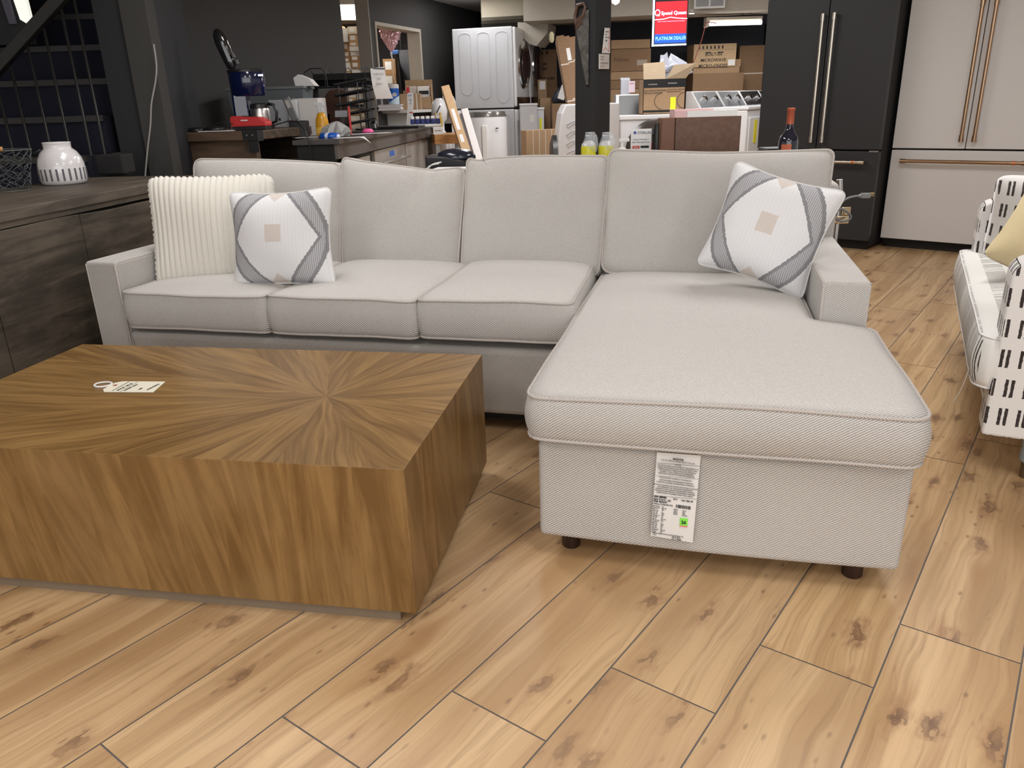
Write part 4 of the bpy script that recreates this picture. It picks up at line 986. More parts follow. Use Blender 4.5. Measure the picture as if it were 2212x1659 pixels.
# side table with yellow bottles
ST = thing('work_table', 'small orange wooden work table beyond the desk', 'table', at0(936, 7.9), 10)
zt_ = atY(940, 291, 7.9).z
obj('top', MB().box(0, .30, 0, .5, zt_ - .09, zt_), M_OAKB, ST, bevel=.004); 
for x, y in ((.01, .01), (.25, .01), (.01, .45), (.25, .45)): obj('leg', MB().box(x, x + .04, y, y + .04, 0, zt_ - .09), M_GREY, ST)
P = atYZ(932, 7.93, zt_); P.x += .02; bx = thing('bottle_carton', 'white display carton with printed front on the work table', 'box', P, 8); obj('carton', MB().box(0, .10, 0, .12, 0, .07), M_PAPER, bx, bevel=.002); text('ICE MELT', .018, M_INK, bx, FM(.05, -.001, .03), al='CENTER')
for k, lb in ((0, 'left yellow-topped bottle standing on the white display carton'), (1, 'right yellow-topped bottle standing on the white display carton')):
    b_ = thing('bottle', lb, 'bottle', P + Vector((.028 + .045 * k, .05, .07)), 0, 'yellow bottles on the display carton'); obj('body', MB().lathe([(.018, 0), (.02, .01), (.02, .06), (.012, .09), (.010, .115)], 14), mat('mustard', (.45, .30, .03), .4) if k else mat('clear_amber', (.35, .28, .25), .3), b_, smooth=True); obj('cap', MB().cyl((0, 0, .115), (0, 0, .13), .011, 10), mat('gold', (.6, .4, .1), .4), b_)
# white floor steamer / cleaner
P = at0(958, 8.6); sc_ = thing('floor_cleaner', 'white upright cleaning machine with teal dial left of the washers', 'appliance', P)
zz = lambda y: atY(958, y, 8.6).z
obj('body', MB().lathe([(.12, 0), (.12, zz(300)), (.045, zz(282)), (.045, zz(264)), (.075, zz(258)), (.085, zz(240)), (.075, zz(222)), (.03, zz(212))], 24, c=(-.04, 0, 0)), M_WHT, sc_, smooth=True)
obj('head', MB().prism([(.0, zz(235)), (.10, zz(235)), (.13, zz(235)), (.135, zz(222)), (.11, zz(208)), (.06, zz(203)), (.0, zz(206))], .12), M_WHT, sc_, bevel=.01)
obj('dial', MB().lathe([(.04, 0), (.04, .01)], 18, M=Matrix.Translation((.07, -.001, zz(218))) @ Matrix.Rotation(R(90), 4, 'X')), mat('teal', (.12, .42, .45), .4), sc_)
obj('foot', MB().box(.08, .13, .02, .1, 0, zz(233)), M_WHT, sc_, bevel=.008); obj('hose', MB().tube([(-.09, -.05, zz(265)), (-.07, -.09, zz(245)), (-.02, -.08, zz(228))], .006, 6), M_BLK, sc_)
# leaning boards: one brown, two white
def leaning(name, label, cat, top, bot, Y, Yb, wd, th, m, group=None, extra=None):
    a = atY(top[0], top[1], Y); b = atYZ(bot[0], Yb, 0.0) if bot[1] is None else atY(bot[0], bot[1], Yb)
    # extend to the floor
    d = b - a; t = -a.z / d.z; b = a + d * t
    L_ = (a - b).length; up = (a - b).normalized(); rt = Vector((1, 0, 0)); rt = (rt - up * rt.dot(up)).normalized(); bk_ = up.cross(rt) * -1
    M = Matrix((rt, -bk_ if bk_.y < 0 else bk_, up)).transposed().to_4x4(); M.translation = b + Vector((0, 0, .01))
    o = thing(name, label, cat, (0, 0, 0), 0, group); o.matrix_world = M
    obj('board', MB().box(0, wd, 0, th, 0, L_), m, o, bevel=.003)
    if extra: extra(o, wd, L_)
    return o
M_LB = mat('light_card', rough=.8, fn=plain_bump((.55, .36, .20), 20, .05))
leaning('long_carton', 'long tan cardboard carton leaning in front of the white cleaner', 'box', (953, 189), (1000, 335), 7.6, 7.1, .075, .10, M_LB, extra=lambda o, w_, L_: obj('label', MB().box(.02, .05, -.001, 0, L_ * .70, L_ * .84).box(.02, .05, -.001, 0, L_ * .62, L_ * .67), M_PAPER, o))
leaning('panel_board', 'pale grey flat panel leaning just right of the tan carton', 'board', (979, 243), (1008, 335), 7.8, 7.4, .07, .05, mat('pale_panel', (.50, .47, .48), .6))
leaning('panel_board', 'white flat panel leaning beside the round-topped washer', 'board', (996, 238), (1024, 335), 7.75, 7.35, .065, .05, mat('white_panel', (.66, .63, .62), .6))

# =====================================================================
#                     STORAGE ROOM SEEN THROUGH THE OPENINGS
# =====================================================================
shades = [mat('carton_a', (.50, .33, .17), .8), mat('carton_b', (.36, .21, .10), .8), mat('carton_c', (.72, .62, .46), .8), mat('carton_d', (.70, .70, .68), .8)]
rr = random.Random(12)
def rack(px0, px1, Y, levels, top, lab, glab, wr, hr):
    P = at0(px0, Y); wd = width_to(P, px1, 150, 0); rk = thing('storage_rack', lab, 'rack', P, 0)
    lv = [atY((px0 + px1) / 2, y, Y).z for y in levels] + [.5]
    for z in lv: obj('shelf', MB().box(0, wd, 0, .45, z - .025, z), M_BLK, rk)
    for x in (0, wd - .02):
        for y in (.01, .43): obj('upright', MB().box(x, x + .02, y, y + .02, 0, 2.2), M_BLK, rk)
    zt = atY((px0 + px1) / 2, top, Y).z
    lims = [zt] + [z - .05 for z in lv[:-1]]
    for z, lim in zip(lv, lims):
        x = .025
        while x < wd - .06:
            w_ = min(rr.uniform(*wr), wd - .022 - x); zz_ = z
            while True:
                h = rr.uniform(*hr)
                if zz_ + h > lim: break
                y = rr.uniform(.03, .07)
                b_ = thing('small_carton', glab, 'box', P + Vector((x, y, zz_)), 0, glab.split(' stacked')[0] + ' group')
                obj('carton', MB().box(0, w_ - .008, 0, .3, 0, h - .002), shades[rr.randrange(4)], b_); obj('label', MB().box(w_ * .15, w_ * .65, -.001, 0, h * .25, h * .8), M_PAPER, b_)
                zz_ += h
            x += w_
rack(730, 796, 10.3, [171, 226], 48, 'storage rack full of small cartons seen through the doorway gap', 'small pale carton stacked on the rack seen through the doorway gap', (.08, .15), (.05, .10))
rack(803, 862, 10.9, [188, 232], 124, 'storage rack with brown cartons seen through the pass-through window', 'brown carton stacked on the rack seen through the pass-through window', (.14, .2), (.14, .22))
P = atY(746, 22, 10.2); sl_ = thing('tube_light', 'bright white fluorescent light glowing in the back room', 'light', P, 10)
obj('diffuser', MB().box(-.06, .24, 0, .5, -.06, .06), mat('tube_glow', (1, 1, 1), emit=(1, .96, .86), es=3.0), sl_); obj('housing', MB().box(-.06, .24, -.01, .5, .06, .12), M_WP, sl_)
# broom with blue head
P = at0(868, 10.8); bm2 = thing('broom', 'broom with a light blue head standing upside down behind the pass-through', 'broom', P)
zt = atY(868, 113, 10.8).z
obj('handle', MB().tube([(.10, 0, 0), (.0, .05, zt)], .013, 8), M_BLK, bm2); obj('head', MB().box(-.09, .02, .02, .08, zt - .02, zt + .03), mat('light_blue', (.12, .28, .75), .5), bm2, bevel=.01)
P = at0(872, 11.2); cb_ = thing('storage_cabinet', 'tall dark grey cabinet in the back room behind the broom', 'cabinet', P, -10)
hz_ = atY(872, 108, 11.2).z; obj('carcass', MB().box(0, .5, 0, .4, 0, hz_), mat('cab_blue_grey', (.07, .075, .09), .5), cb_); obj('door', MB().box(.01, .24, -.02, 0, .05, hz_ - .02), mat('cab_blue_grey', (.07, .075, .09), .5), cb_)
# balloon
P = atY(843, 76, 10.05); bl2 = thing('foil_balloon', 'deflating pink foil balloon with a ribbon floating at the pass-through window', 'balloon', P)
bb = MB(); n1, n2 = 26, 40; v = []; F = []
for i in range(n1 + 1):
    t = i / n1; z = -.185 + .33 * t; rr_ = .004 + .125 * math.sin(min(1, t * 1.15) * math.pi / 2) ** .9 * (1 - max(0, t - .8) ** 1.4 * 8)
    for k in range(n2):
        a_ = 2 * math.pi * k / n2; q = 1 + .10 * math.sin(9 * a_ + 12 * t) * math.sin(17 * t) + .06 * math.sin(17 * a_ - 25 * t)
        v.append((rr_ * q * math.cos(a_), rr_ * q * math.sin(a_) * .6, z + .006 * math.sin(13 * a_ + 30 * t)))
for i in range(n1):
    for k in range(n2): F.append((i * n2 + k, i * n2 + (k + 1) % n2, (i + 1) * n2 + (k + 1) % n2, (i + 1) * n2 + k))
F.append(tuple(range(n1 * n2, (n1 + 1) * n2)))
obj('foil', bb.add(v, F), mat('pink_foil', (.85, .55, .62), .2, .6), bl2)
zb_ = -.185
obj('ribbon', MB().tube([(0, 0, zb_ + .02), (-.01, 0, zb_ - .03), (.005, 0, zb_ - .09)], .006, 6).tube([(.003, 0, zb_), (.006, 0, zb_ - .12), (0, 0, zb_ - .25), (.03, .02, zb_ - .42), (.05, .1, SZ + .12 - P.z)], .0025, 5).tube([(0, 0, zb_ - .08), (.03, 0, zb_ - .10)], .003, 5), M_PAPER, bl2, smooth=True)
# notices on wall edge
for k, (px, y0, y1, lb) in enumerate(((809, 95, 108, 'small white and blue notice, upper one on the wall edge'), (810, 118, 134, 'small white notice, lower one on the wall edge'))):
    c_ = WM @ Vector((-3.4 + .0, .02, 0)); P = atY(px, y1, 9.2); h = atY(px, y0, 9.2).z - P.z
    nt = thing('wall_notice', lb, 'sign', WM @ Vector((-3.47, .03, P.z)), WA); obj('sheet', MB().box(.0, .002, 0, .06, 0, h), M_PAPER, nt); obj('print', MB().box(.0021, .003, .015, .045, h * .3, h * .8), M_BLUE if k == 0 else M_INK, nt)
# =====================================================================
#                     REAR RIGHT: WASHERS, CARTONS, SIGN
# =====================================================================
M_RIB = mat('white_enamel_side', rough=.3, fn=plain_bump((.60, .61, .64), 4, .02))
def ribs(n, x0, x1, z0, z1, y=-.004):
    m = MB(); w_ = (x1 - x0) / n
    for k in range(n):
        a, b = x0 + w_ * k + w_ * .2, x0 + w_ * (k + 1) - w_ * .15; zb = z0 - (.05 * k); r = (b - a) / 2
        pts = [(a, y, z1)] + [(a, y, zb + r)] + [((a + b) / 2 - r * math.cos(t), y, zb + r - r * math.sin(t)) for t in [i * math.pi / 8 for i in range(1, 8)]] + [(b, y, zb + r), (b, y, z1)] + [((a + b) / 2 + r * math.cos(t), y, z1 + r * math.sin(t) * .5) for t in [i * math.pi / 8 for i in range(1, 8)]]
        m.tube(pts, .0025, 5, True)
    return m
def laundry(name, label, loc, rz, upper=True, group=None, z0=0, H=.98, W=.75, D=.69):
    """side panel (local x, facing -y), front with door at local +x"""
    o = thing(name, label, 'washing machine', loc, rz, group)
    obj('cabinet', MB().box(0, W, 0, D, z0 + .01, z0 + H), M_RIB, o, bevel=.012, seg=3)
    obj('front_panel', MB().box(W, W + .04, .005, D - .005, z0 + .02, z0 + H - .005), M_WHT, o, bevel=.02, seg=3)
    obj('side_ribs', ribs(3, .04, W - .02, z0 + .17, z0 + H - .09), M_RIB, o, smooth=True)
    Md_ = Matrix.Translation((W + .04, D / 2, z0 + H * .55)) @ Matrix.Rotation(R(90), 4, 'Y')
    dr = obj('door', MB().lathe([(.27, -.01), (.28, .01), (.27, .03), (.23, .045)], 40, M=Md_), M_CHR, o, smooth='auto')
    obj('door_glass', MB().lathe([(.23, .04), (.20, .055), (.1, .062), (.01, .064)], 36, M=Md_), mat('door_glass_dark', (.05, .025, .02), .08, coat=.5), dr, smooth=True)
    if upper: obj('control_panel', MB().box(W + .035, W + .05, .02, D - .02, z0 + .01, z0 + .13), mat('panel_dark', (.025, .012, .01), .15), o)
    else: obj('control_panel', MB().box(W + .035, W + .05, .02, D - .02, z0 + H - .14, z0 + H - .02), M_WHT, o, bevel=.004)
    return o
P = at0(985, 10.2); RD = Vector((math.cos(R(75)), math.sin(R(75)), 0))
z1_ = atY(985, 238, 10.2).z; z2_ = atY(985, 63, 10.2).z
for k in range(2):
    Q = P + RD * (.76 * k)
    laundry('dryer', ['white dryer stacked nearest on top of its washer, ribbed side showing', 'white dryer stacked behind the nearest one, only its door edge showing'][k], Q, -15, True, 'stacked white dryers', z0=z1_, H=z2_ - z1_ - .02 * k)
for k in range(2):
    Q = P + RD * (.76 * k)
    laundry('washer', ['white front-loading washer under the nearest stacked dryer', 'white front-loading washer under the second stacked dryer'][k], Q, -15, False, 'white washers under the stacked dryers', z0=0, H=z1_ - .005)
P = at0(1128, 9.9)
for k in range(2):
    zt = atY(1140 + 22 * k, 228 + 8 * k, 9.9 + .7 * k).z; px0 = 1120 + 28 * k
    Q = at0(px0 + 4, 9.45 + .45 * k); o = thing('washer', ['low white machine with a tag right of the stacked pair', 'low white machine with a yellow energy label by the tall carton'][k], 'washing machine', (Q.x, Q.y, 0), 0)
    wq = .20 - .07 * k; obj('cabinet', MB().box(0, wq, 0, .4, .01, zt), M_RIB, o, bevel=.01); obj('top', MB().box(-.005, wq + .005, -.01, .4, zt, zt + .025), M_WHT, o, bevel=.006); obj('energy_label' if k else 'hang_tag', MB().box(wq * .55, wq * .8, -.003, 0, zt - .30 * (k + 1) * .6, zt - .10), M_YEL if k else M_PAPER, o)
# compact washer with glass lid
P = at0(1052, 8.7); zt = atY(1052, 252, 8.7).z; o = thing('portable_washer', 'compact white top-loading washer with steel-rimmed clear lid', 'washing machine', P)
obj('body', MB().lathe([(.19, .02), (.205, .05), (.21, zt - .04), (.20, zt)], 40, sy=.9), M_WHT, o, smooth='auto')
obj('rim', MB().lathe([(.205, zt), (.205, zt + .01), (.19, zt + .05), (.17, zt + .055)], 40, sy=.9), mat('smoke_lid', (.22, .21, .20), .2, .5), o, smooth='auto')
obj('moulded_panel', MB().box(-.06, .0, -.205, -.18, .1, zt - .08), M_WP, o, bevel=.02, seg=4); obj('badge', MB().box(.09, .12, -.195, -.18, zt - .12, zt - .11), M_INK, o)
# column washer seen behind the post with wavy ribs
P = at0(1206, 7.4); zt = atY(1206, 226, 7.4).z; wd = width_to(P, 1338, 260, 0); o = thing('front_loader', 'white washer turned sideways behind the dark post, wavy embossed side', 'washing machine', P)
obj('cabinet', MB().prism([(.0, .02), (wd, .02), (wd, zt), (.07, zt), (.03, zt - .08), (.0, zt - .3)], .65), M_WHT, o, bevel=.012, seg=3)
rb_ = MB()
for k in range(5):
    z = zt - .15 - .085 * k; rb_.tube([(.07, -.003, z - .03), (.12, -.003, z), (.20, -.003, z + .018), (.20, -.003, z + .0), (.13, -.003, z - .018), (.09, -.003, z - .05), (.07, -.003, z - .03)], .004, 5)
obj('side_ribs', rb_, M_RIB, o, smooth=True)
obj('door', MB().lathe([(.22, 0), (.22, .05), (.15, .07)], 28, M=Matrix.Translation((0.01, .32, .60)) @ Matrix.Rotation(R(-90), 4, 'Y')), M_BLK, o, smooth='auto')
# cartons behind
def carton(name, label, px0, px1, yt, Y, dep, m=None, yaw=0, yb=None, group=None, rect=None, z=0):
    P = (at0(px0, Y) if z == 0 else atYZ(px0, Y, z)) if yb is None else atY(px0, yb, Y); wd = width_to(P, px1, (yb or 260), yaw); h = atY(px0, yt, Y).z - P.z
    o = thing(name, label, 'box', P, yaw, group); obj('carton', MB().box(0, wd, 0, dep, 0, h), m or M_CARD, o, bevel=.003)
    return o, wd, h
o, wd, h = carton('appliance_carton', 'large dark cardboard appliance carton with printed words between the dryers and long cartons', 1140, 1206, 190, 11.35, .5, M_CARDD)
o2, wd, h = carton('appliance_carton', 'large printed cardboard carton stacked behind the dryers under the blue wall', 1138, 1204, 108, 11.4, .45, M_CARDD, z=o.location.z + h)
joinmesh([text(s, .042, M_INK, o2, FM(.01, -.001, h * .72 - .062 * i), bold=.002) for i, s in enumerate(('BUILT-IN', 'CONVECTION', 'CONVECTION', 'RECESSED', 'MICROWAVE OVEN', 'ENCASTRABLE'))] + [obj('lettering', MB().box(.0, wd * .7, -.002, 0, h * .85, h * .855).box(.06, .10, -.002, 0, h * .88, h * .95).box(.14, .16, -.002, 0, h * .88, h * .95).box(.2, .23, -.002, 0, h * .88, h * .95).box(.27, .3, -.002, 0, h * .88, h * .95), M_INK, o2)])
obj('base_flap', MB().box(.0, .05, -.001, .0, 0, h), M_CARD, o2)
o, wd, h = carton('carton_box', 'short brown carton lying on the low white machines', 1130, 1160, 198, 11.0, .3, M_CARD, z=0)
o, wd, h = carton('carton_box', 'small brown carton with a white label above the tall narrow carton', 1163, 1182, 172, 10.75, .2, M_CARD); obj('label', MB().box(.02, wd - .02, -.002, 0, h - .12, h - .02), M_PAPER, o)
o, wd, h = carton('tall_carton', 'tall narrow brown carton standing beside the white washer door', 1167, 1190, 212, 10.35, .3, M_CARD)
o, wd, h = carton('carton_box', 'brown carton below the black wrapped bundle, left of the post', 1193, 1250, 224, 9.9, .4, M_CARDD)
P2 = Vector((o.location.x, o.location.y, h)); bl_ = thing('wrapped_bundle', 'dark blue and white wrapped bundle on a carton beside the long cartons', 'bundle', P2)
obj('wrap', MB().lathe([(.14, 0), (.16, .05), (.12, .13), (.04, .2), (.01, .22)], 20, c=(.16, .15, 0), sy=.8), mat('bundle_navy', (.015, .02, .035), .4), bl_, smooth=True); obj('white_strip', MB().box(.04, .12, .0, .02, .08, .24, Matrix.Rotation(R(20), 4, 'Y')), M_PAPER, bl_)
def leancart(i, xt, xb, Y, lb):
    a = atY(xt, 78 + 1.5 * i, Y); b = atY(xb, 222, Y - .25)
    d = b - a; t = (-a.z + .015) / d.z; b = a + d * t
    L_ = (a - b).length; up = (a - b).normalized(); rt = Vector((1, 0, 0)); rt = (rt - up * rt.dot(up)).normalized(); bk_ = up.cross(rt)
    M = Matrix((rt, bk_, up)).transposed().to_4x4(); M.translation = b
    o = thing('long_carton', lb, 'box', (0, 0, 0), 0, 'long cartons leaning by the post'); o.matrix_world = M
    obj('carton', MB().box(0, .085, 0, .16, 0, L_), M_CARDD, o, bevel=.003)
    for k, f_ in enumerate((.40, .62, .83)): obj('strap', MB().box(-.001, .086, -.001, 0, L_ * f_ + .03 * (i % 3), L_ * f_ + .012 + .03 * (i % 3)), M_CARDE, o)
    if i == 1: obj('label', MB().box(.02, .065, -.0015, 0, L_ * .86, L_ * .93), M_PAPER, o)
for i, (xt, xb, lb) in enumerate(((1201, 1226, 'leftmost of the long cartons leaning by the dark post'), (1213, 1239, 'long leaning carton with a white shipping label'), (1226, 1252, 'long leaning carton third from the left beside the post'), (1239, 1265, 'long leaning carton nearest the dark post'))): leancart(i, xt, xb, 9.1, lb)
o, wd, h = carton('flat_carton', 'flat brown strapped carton standing low behind the sofa', 1136, 1204, 282, 8.0, .10, M_CARD, 32)
for k in range(4): obj('strap', MB().box(wd * (.2 + .2 * k), wd * (.2 + .2 * k) + .006, -.002, .10, 0, h + .001), M_CARDE, o)
P = atY(1192, 92, 9.3); hn = thing('foam_cap', 'cream foam corner piece beside the tops of the long cartons', 'foam', P); obj('foam', MB().lathe([(.015, 0), (.028, .03), (.025, .09), (.01, .11)], 14), mat('cream_foam', (.6, .55, .36), .9), hn, smooth='auto')
# stack of long cartons right of the post
zs = [0, .55] + [atY(1322, y, 10.2).z for y in (193, 173, 155, 106, 86)]
zs = sorted(zs); names = ['widest brown carton at the bottom of the stack right of the post', 'second brown carton from the bottom of the stack right of the post', 'third flat brown carton in the stack right of the post', 'fourth flat brown carton in the stack right of the post', 'tall brown carton with handwriting in the stack right of the post', 'top thin brown carton with taped edge in the stack right of the post']
for k in range(6):
    P = at0(1322, 10.2); wd = width_to(P, 1405, 150, 0); P.z = zs[k]; h = zs[k + 1] - zs[k] - .004
    o = thing('stacked_carton', names[k], 'box', (P.x - .02, P.y, P.z), 0, 'long cartons stacked right of the post'); obj('carton', MB().box(0, wd + .02 - .012 * (k % 2), 0, .5, 0, h), M_CARDD if k % 2 == 0 else M_CARD, o, bevel=.003)
    if k == 4: text('Palkaei', .07, mat('marker', (.12, .06, .03), .8), o, FM(.03, -.001, h * .45)); obj('tape', MB().box(wd * .68, wd * .95, -.001, 0, h * .25, h * .5), mat('clear_tape', (.42, .36, .30), .15), o)
# microwave carton and friends on a pallet shelf
o, wd, h = carton('long_box', 'long brown carton lying under the microwave carton', 1494, 1600, 160, 10.7, .45, M_CARDD)
ZM = h
o3, wd3, h3 = carton('flat_carton', 'flat brown carton between the microwave carton and the long box', 1497, 1590, 146, 10.72, .40, M_CARD, z=ZM)
o, wd, h = carton('microwave_carton', 'light brown carton printed BUILT-IN MICROWAVE on top of the pile', 1497, 1581, 96, 10.70, .38, mat('light_carton', rough=.8, fn=plain_bump((.50, .35, .20), 25, .05)), z=ZM + h3)
parts = [text(s, .055, M_INK, o, FM(wd * .47, -.001, h * .48 - .068 * i), al='CENTER', bold=.001) for i, s in enumerate(('BUILT-IN', 'MICROWAVE', 'MICRO-ONDES'))]
ic = MB().box(.03, wd - .03, -.002, 0, h * .74, h * .75)
for k in range(7): x = .06 + k * .05; ic.box(x, x + .018, -.002, 0, h * .80, h * .92).box(x - .006, x + .024, -.002, 0, h * .79, h * .81)
ic.box(wd * .28, wd * .40, -.002, 0, h * .60, h * .65).box(wd * .56, wd * .70, -.002, 0, h * .60, h * .65); parts.append(obj('lettering', ic, M_INK, o)); joinmesh(parts)
obj('shipping_label', MB().box(wd * .82, wd * .98, -.002, 0, h * .05, h * .30), M_PAPER, o)
o, wd, h = carton('carton_box', 'small brown carton right of the microwave carton', 1583, 1592, 128, 10.75, .3, M_CARD, z=ZM + h3)
o, wd, h = carton('tall_carton', 'tall flat brown carton standing against the dark partition', 1590, 1640, 99, 10.9, .12, M_CARDD); obj('strap', MB().box(0, wd, -.002, .12, h * .80, h * .808), M_CARDE, o)
# machine with console and the open box on it
P = at0(1341, 8.3); zt = atY(1341, 252, 8.3).z; wd = width_to(P, 1480, 250, 0)
ge = thing('dryer_console_machine', 'white dryer with black control console and round dark door, right of the post', 'washing machine', P)
obj('cabinet', MB().box(0, wd, 0, .68, .02, zt - .03), M_WHT, ge, bevel=.015, seg=3)
obj('top', MB().box(-.012, wd + .012, -.015, .68, zt - .035, zt + .01), M_WHT, ge, bevel=.008)
ht = atY(1355, 204, 8.85).z
obj('console', MB().prism([(0, 0), (.0, 0), (.01, 0), (wd, 0)], .01) if False else MB().hull8([(.0, .38, zt), (wd, .38, zt), (0, .68, zt), (wd, .68, zt), (.02, .52, ht), (wd - .02, .52, ht), (.02, .68, ht), (wd - .02, .68, ht)]), M_WHT, ge, bevel=.006)
obj('control_panel', MB().hull8([(.04, .372, zt + .01), (wd - .04, .372, zt + .01), (.04, .39, zt + .01), (wd - .04, .39, zt + .01), (.05, .508, ht - .01), (wd - .05, .508, ht - .01), (.05, .526, ht - .01), (wd - .05, .526, ht - .01)]), M_BLK, ge)
obj('door', MB().lathe([(.30, 0), (.31, .02), (.27, .05), (.2, .06)], 44, M=Matrix.Translation((wd * .55, 0, zt - .34)) @ Matrix.Rotation(R(90), 4, 'X')), mat('door_brown', (.045, .035, .03), .25), ge, smooth='auto')
P = atYZ(1388, 8.40, zt + .01); wd = width_to(P, 1479, 230, 0); h = atY(1388, 172, 8.45).z - P.z
ob = thing('open_carton', 'open brown installation kit carton with black bands on the dryer right of the post', 'box', P)
M_IN = mat('carton_inside', rough=.85, fn=plain_bump((.33, .25, .165), 20, .05))
t = .006; obj('carton', MB().box(0, wd, 0, t, 0, h).box(0, wd, .26 - t, .26, 0, h).box(0, t, 0, .26, 0, h).box(wd - t, wd, 0, .26, 0, h).box(0, wd, 0, .26, 0, t), M_CARD, ob)
obj('flap', MB().hull8([(.0, -.002, h), (wd * .52, -.002, h), (0, .003, h), (wd * .52, .003, h), (.01, .10, h + .155), (wd * .53, .10, h + .165), (.01, .105, h + .155), (wd * .53, .105, h + .165)]), M_IN, ob)
obj('flap', MB().hull8([(wd * .54, -.002, h), (wd, -.002, h), (wd * .54, .003, h), (wd, .003, h), (wd * .72, .02, h + .13), (wd + .10, -.02, h + .14), (wd * .72, .025, h + .13), (wd + .10, -.015, h + .14)]), M_IN, ob)
obj('printed_band', MB().box(-.001, wd + .001, -.002, 0, h * .76, h - .002), M_BLK, ob); obj('printed_band', MB().box(-.001, wd + .001, -.002, 0, .02, h * .12), M_BLK, ob)
joinmesh([text('AUTOMATIC ICEMAKER', .021, M_INK, ob, FM(.01, -.003, h * .66)), text('INSTALLATION KIT', .021, M_INK, ob, FM(.01, -.003, h * .59)), text('AUTOMATIC ICEMAKER', .017, M_INK, ob, FM(wd * .56, -.003, h * .68)), text('INSTALLATION KIT', .017, M_INK, ob, FM(wd * .56, -.003, h * .62)), obj('lettering', MB().tube([(wd * .46 + .08 * math.cos(i * .314) * (1), -.002, h * .38 + .08 * math.sin(i * .314)) for i in range(5, 16)], .002, 4).tube([(wd + .0 - .001 + .08 * math.cos(i * .314), -.002, h * .38 + .08 * math.sin(i * .314)) for i in range(5, 16)], .002, 4), M_INK, ob)])
joinmesh([text('GE APPLIANCES', .013, M_PAPER, ob, FM(.05, -.003, h * .84)), text('GE APPLIANCES', .013, M_PAPER, ob, FM(wd * .58, -.003, h * .86))])
obj('yellow_sticker', MB().box(wd * .65, wd * .78, -.004, -.002, h * .13, h * .48), mat('sticker_yellow', (.80, .85, .03), .6), ob)
bgm = MB(); v = []; F = []; rr = random.Random(5); n = 16
for j in range(7):
    for i in range(n):
        a_ = 2 * math.pi * i / n; r_ = (.13, .17, .19, .17, .12, .07, .02)[j]; zz_ = (0, .05, .09, .13, .17, .22, .25)[j]
        v.append((r_ * math.cos(a_) * 1.25 * rr.uniform(.7, 1.2) + .05 * j * (.2 if j < 5 else .0), r_ * .42 * math.sin(a_) * rr.uniform(.7, 1.2), zz_ * rr.uniform(.8, 1.15)))
for j in range(6):
    for i in range(n): F.append((j * n + i, j * n + (i + 1) % n, (j + 1) * n + (i + 1) % n, (j + 1) * n + i))
bgm.add(v, F)
P = Vector((P.x + wd * .62, P.y + .13, P.z + h - .02)); tag(obj('plastic_bag', bgm, mat('clear_bag', (.50, .52, .60), .15, alpha=.75, spec=.8), loc=P), 'crumpled clear plastic bag rising out of the open carton', 'bag')
P = atY(1478, 172, 8.4); v_ = Vector((P.x, 8.55, ob.location.z + h)); 
# brochures on the machine console
P = atYZ(1341, 8.86, ht); bh = thing('brochure_holder', 'clear brochure holder with pink leaflet beside the dryer console', 'brochure holder', P)
hh = atY(1341, 168, 8.86).z - P.z
obj('holder', MB().box(0, .10, 0, .05, 0, hh * .9).box(.0, .10, .045, .05, 0, hh), mat('clear_acrylic', (.65, .68, .75), .1, alpha=.6), bh, bevel=.003); obj('leaflet', MB().box(.08, .15, -.01, -.004, .02, hh * .78), mat('lilac_paper', (.72, .60, .66), .7), bh); text('CARE', .02, mat('magenta_ink', (.5, .05, .2), .7), bh, FM(.09, -.011, hh * .6))
# row of top-loading washers with slanted consoles
PR = at0(1480, 8.7); zt = atY(1480, 234, 8.7).z; hc = atY(1480, 198, 8.7).z; yr = 54.0
cd = Vector((math.cos(R(yr)), math.sin(R(yr)), 0))
M_CON = mat('console_silver', (.28, .29, .30), .4, .3); M_COB = mat('console_black', (.03, .027, .025), .3)
labs = ['silver-console top-loading washer nearest in the row by the partition', 'second silver-console washer in the row by the partition', 'black-console washer third along the row by the partition', 'black-console washer at the far end of the row by the partition']
for k in range(4):
    Wm = .68; o = thing('top_load_washer', labs[k], 'washing machine', PR + cd * (.70 * k), yr, 'row of machines by the partition')
    obj('cabinet', MB().box(0, Wm, -.68, .0, .02, zt - .03), M_WHT, o, bevel=.012, seg=3); obj('lid_top', MB().box(-.004, Wm + .004, -.69, .0, zt - .03, zt), M_WHT, o, bevel=.006)
    obj('console', MB().hull8([(0, -.17, zt), (Wm, -.17, zt), (0, 0, zt), (Wm, 0, zt), (0, -.06, hc), (Wm, -.06, hc), (0, 0, hc), (Wm, 0, hc)]), M_WHT, o, bevel=.006)
    cp = obj('control_panel', MB().hull8([(.03, -.176, zt + .008), (Wm - .03, -.176, zt + .008), (.03, -.165, zt + .008), (Wm - .03, -.165, zt + .008), (.03, -.068, hc - .008), (Wm - .03, -.068, hc - .008), (.03, -.057, hc - .008), (Wm - .03, -.057, hc - .008)]), M_CON if k < 2 else M_COB, o)
    for x in (.20, .50):
        m_ = MB().lathe([(.036, 0), (.034, .03), (.02, .036)], 20, M=Matrix.Translation((x, -.122, (zt + hc) / 2)) @ Matrix.Rotation(R(60), 4, 'X')); obj('knob', m_, M_CHR, o, smooth='auto')
    if k in (0, 1): pass
    obj('front_door', MB().box(.03, Wm - .03, -.70, -.68, .12, zt - .10), M_WHT, o, bevel=.01); obj('energy_label', MB().box(.17, .26, -.703, -.70, zt - .36, zt - .13), M_YEL, o); 
    obj('door_handle', MB().box(.36, .39, -.705, -.70, zt - .48, zt - .28), M_WP, o, bevel=.004)
